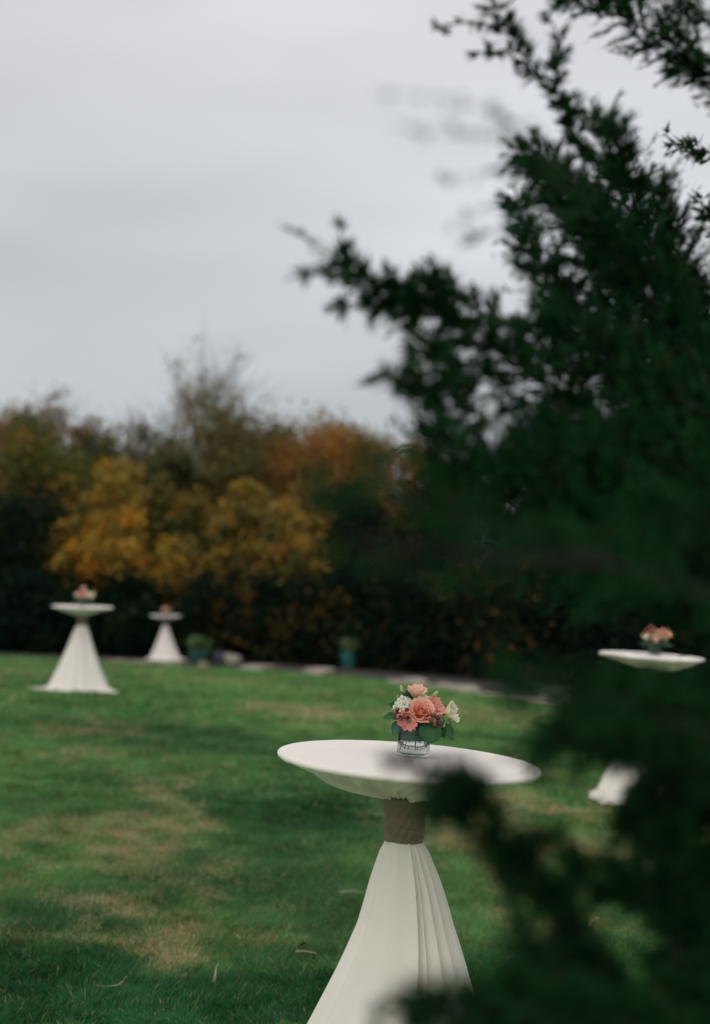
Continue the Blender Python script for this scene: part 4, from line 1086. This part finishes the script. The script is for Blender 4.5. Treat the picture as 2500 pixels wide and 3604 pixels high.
def rock_mesh(sx, sy, sz, mat, seed, flat=0.0):
    r = np.random.RandomState(seed)
    nu, nv = 16, 9
    V = []
    for j in range(nv):
        ph = PI * j / (nv - 1)
        for i in range(nu):
            a = 2 * PI * i / nu
            d = np.array([math.sin(ph) * math.cos(a), math.sin(ph) * math.sin(a), math.cos(ph)])
            d = np.sign(d) * np.abs(d) ** (0.62 if flat else 0.8)
            V.append(d)
    V = np.array(V)
    for k in range(9):
        dirv = r.randn(3); dirv /= np.linalg.norm(dirv)
        c = (V @ dirv); V -= np.outer(np.clip(c - r.uniform(.75, .95), 0, 1) * .8, dirv)
    V *= 1 + 0.03 * r.randn(len(V))[:, None]
    V[:nu] = V[:nu].mean(0); V[-nu:] = V[-nu:].mean(0)
    V = V * np.array([sx, sy, sz]); V[:, 2] += sz * .8
    return mesh('stone', V, grid_faces(nu, nv, True)[:, ::-1].copy(), mat, smooth=False)
def boulder(px, sx, sy, sz, mat, label, seed, name='boulder'):
    o = obj(name, rock_mesh(sx, sy, sz, mat, seed), loc=(px[0], px[1], gz(*px) - .02))
    tag(o, label, 'stone')
boulder((-2.886, 34.485), .29, .22, .16, M_stone, 'pale squarish boulder beside the left planter', 1)
boulder((-3.107, 30.2, -0.514)[:2], .12, .10, .10, M_pinkstone, 'small pinkish stone in front of the left planter', 2)
q = (-2.873, 31.2, -0.492); boulder((q[0], q[1]), .15, .14, .22, M_slate, 'upright dark slate stone just right of the left planter', 3, 'slate_stone')
q = (-1.06, 36.827); boulder((q[0], q[1] + .2), .13, .12, .14, M_slate, 'small dark slate stone left of the middle planter', 4, 'slate_stone')

edg = empty('stone_edging', (0, 29.3, gz(0, 29.3)))
tag(edg, 'curving edging of long flat pale stones along the far right lawn edge', 'edging')
EO = Vector(edg.location)
ed = []
x = -2.35
while x < 6.0:
    ed.append(x); x += 0.30 if x > 0 else 0.62
re_ = random.Random(12)
epts = smooth_poly([(a, b, 0) for a, b in EDGE[4:10]], 0.05)
acc = 0; last = epts[0]; spots = []
for p_, p2 in zip(epts[:-1], epts[1:]):
    acc += np.linalg.norm(p2 - p_)
    if acc > 0.72:
        acc = 0; spots.append((p_, p2 - p_))
sm = [rock_mesh(.40, .20, .075, M_stone, 70 + i, 1.0) for i in range(5)]
for i, (p_, d) in enumerate(spots):
    if i in (1, 3, 4, 5): continue
    for row in range(2):
        if row == 1 and re_.random() < .35: continue
        a = math.atan2(d[1], d[0]) + re_.uniform(-.1, .1)
        nx, ny = -math.sin(a), math.cos(a)
        w = Vector((p_[0] + nx * row * .38 * re_.uniform(.8, 1.2), p_[1] + ny * row * .38, 0))
        w.z = gz(w.x, w.y) - .015 + .05 * row
        obj('stone', sm[re_.randrange(5)], edg, mat=Matrix.Translation(w - EO) @ Matrix.Rotation(a + (PI if re_.random() < .5 else 0), 4, 'Z') @ Matrix.Diagonal((re_.uniform(.8, 1.15), re_.uniform(.8, 1.2), re_.uniform(.45, .8), 1)))
edl = empty('stone_edging', (-6, 32.3, gz(-6, 32.3)))
tag(edl, 'faint line of low pale stones between the two left tables', 'edging')
EO = Vector(edl.location)
for i in range(4):
    x = -5.95 + i * .62; y = float(lawn_edge(x)) + .1
    w = Vector((x, y, gz(x, y) - .07))
    obj('stone', sm[i], edl, mat=Matrix.Translation(w - EO) @ Matrix.Rotation(re_.uniform(-.2, .2), 4, 'Z'))

# ------------------------------------------------------------------ litter on the grass
def fallen_leaf(p, label, mat, L, W, rz, seed, name='fallen_leaf'):
    r = random.Random(seed)
    V = []
    nv = 9
    for j in range(nv):
        t = j / (nv - 1)
        w = W * math.sin(PI * t) ** .8 * (1 + .25 * math.sin(t * 19 + seed))
        for u in (-1, 0, 1):
            V.append((u * w, L * (t - .5), .010 * math.sin(PI * t + seed) + .35 * abs(u) * w + .006 * t))
    o = obj(name, mesh(name, V, grid_faces(3, nv), mat), loc=(p[0], p[1], gz(*p) + .030))
    o.rotation_euler = (r.uniform(-.3, .3), r.uniform(-.4, .4), rz)
    tag(o, label, 'leaf')
fallen_leaf((-0.212, 6.185), 'larger dark red fallen leaf on the grass left of the nearest table', M_redleaf, .055, .018, 1.2, 1)
fallen_leaf((-0.165, 6.01), 'smaller dark red fallen leaf close to the nearest table skirt', M_redleaf, .035, .014, .4, 2)
def straw(p, label, pts, r=.0035, name='dry_stem'):
    V, F = tube(smooth_poly(pts, .008), np.linspace(r, r * .4, len(smooth_poly(pts, .008))), 5)
    o = obj(name, mesh(name, V, F, M_straw), loc=(p[0], p[1], gz(*p) + .028)); tag(o, label, 'twig', 'dry stems lying on the grass')
straw((-0.534, 5.604), 'short pale dry stem standing up in the dark grass left of the table', [(0, 0, 0), (.01, 0, .03), (.012, .01, .055), (.02, .01, .07)], .005)
straw((-0.627, 5.924), 'pale dry stem beside the straw patch', [(-.012, 0, 0), (0, .01, .02), (.014, 0, .045)], .0045)
straw((-0.897, 5.493), 'thin curved pale stem in the grass at lower left', [(-.06, 0, .004), (-.02, -.01, .002), (.03, 0, .008), (.055, .01, .035)], .003)
straw((-0.202, 6.095), 'flat pale straw lying by the larger red leaf', [(-.04, 0, .006), (0, -.004, .008), (.045, -.02, .004)], .0045)
straw((-0.019, 7.21), 'long pale straw lying left of the table skirt', [(-.055, 0, .006), (0, .005, .012), (.06, 0, .006)], .005)
straw((1.091, 6.812), 'pale curled dry stalks on the grass seen between juniper boughs', [(-.03, 0, .0), (-.01, .01, .03), (.02, 0, .045), (.03, .01, .02)], .006)
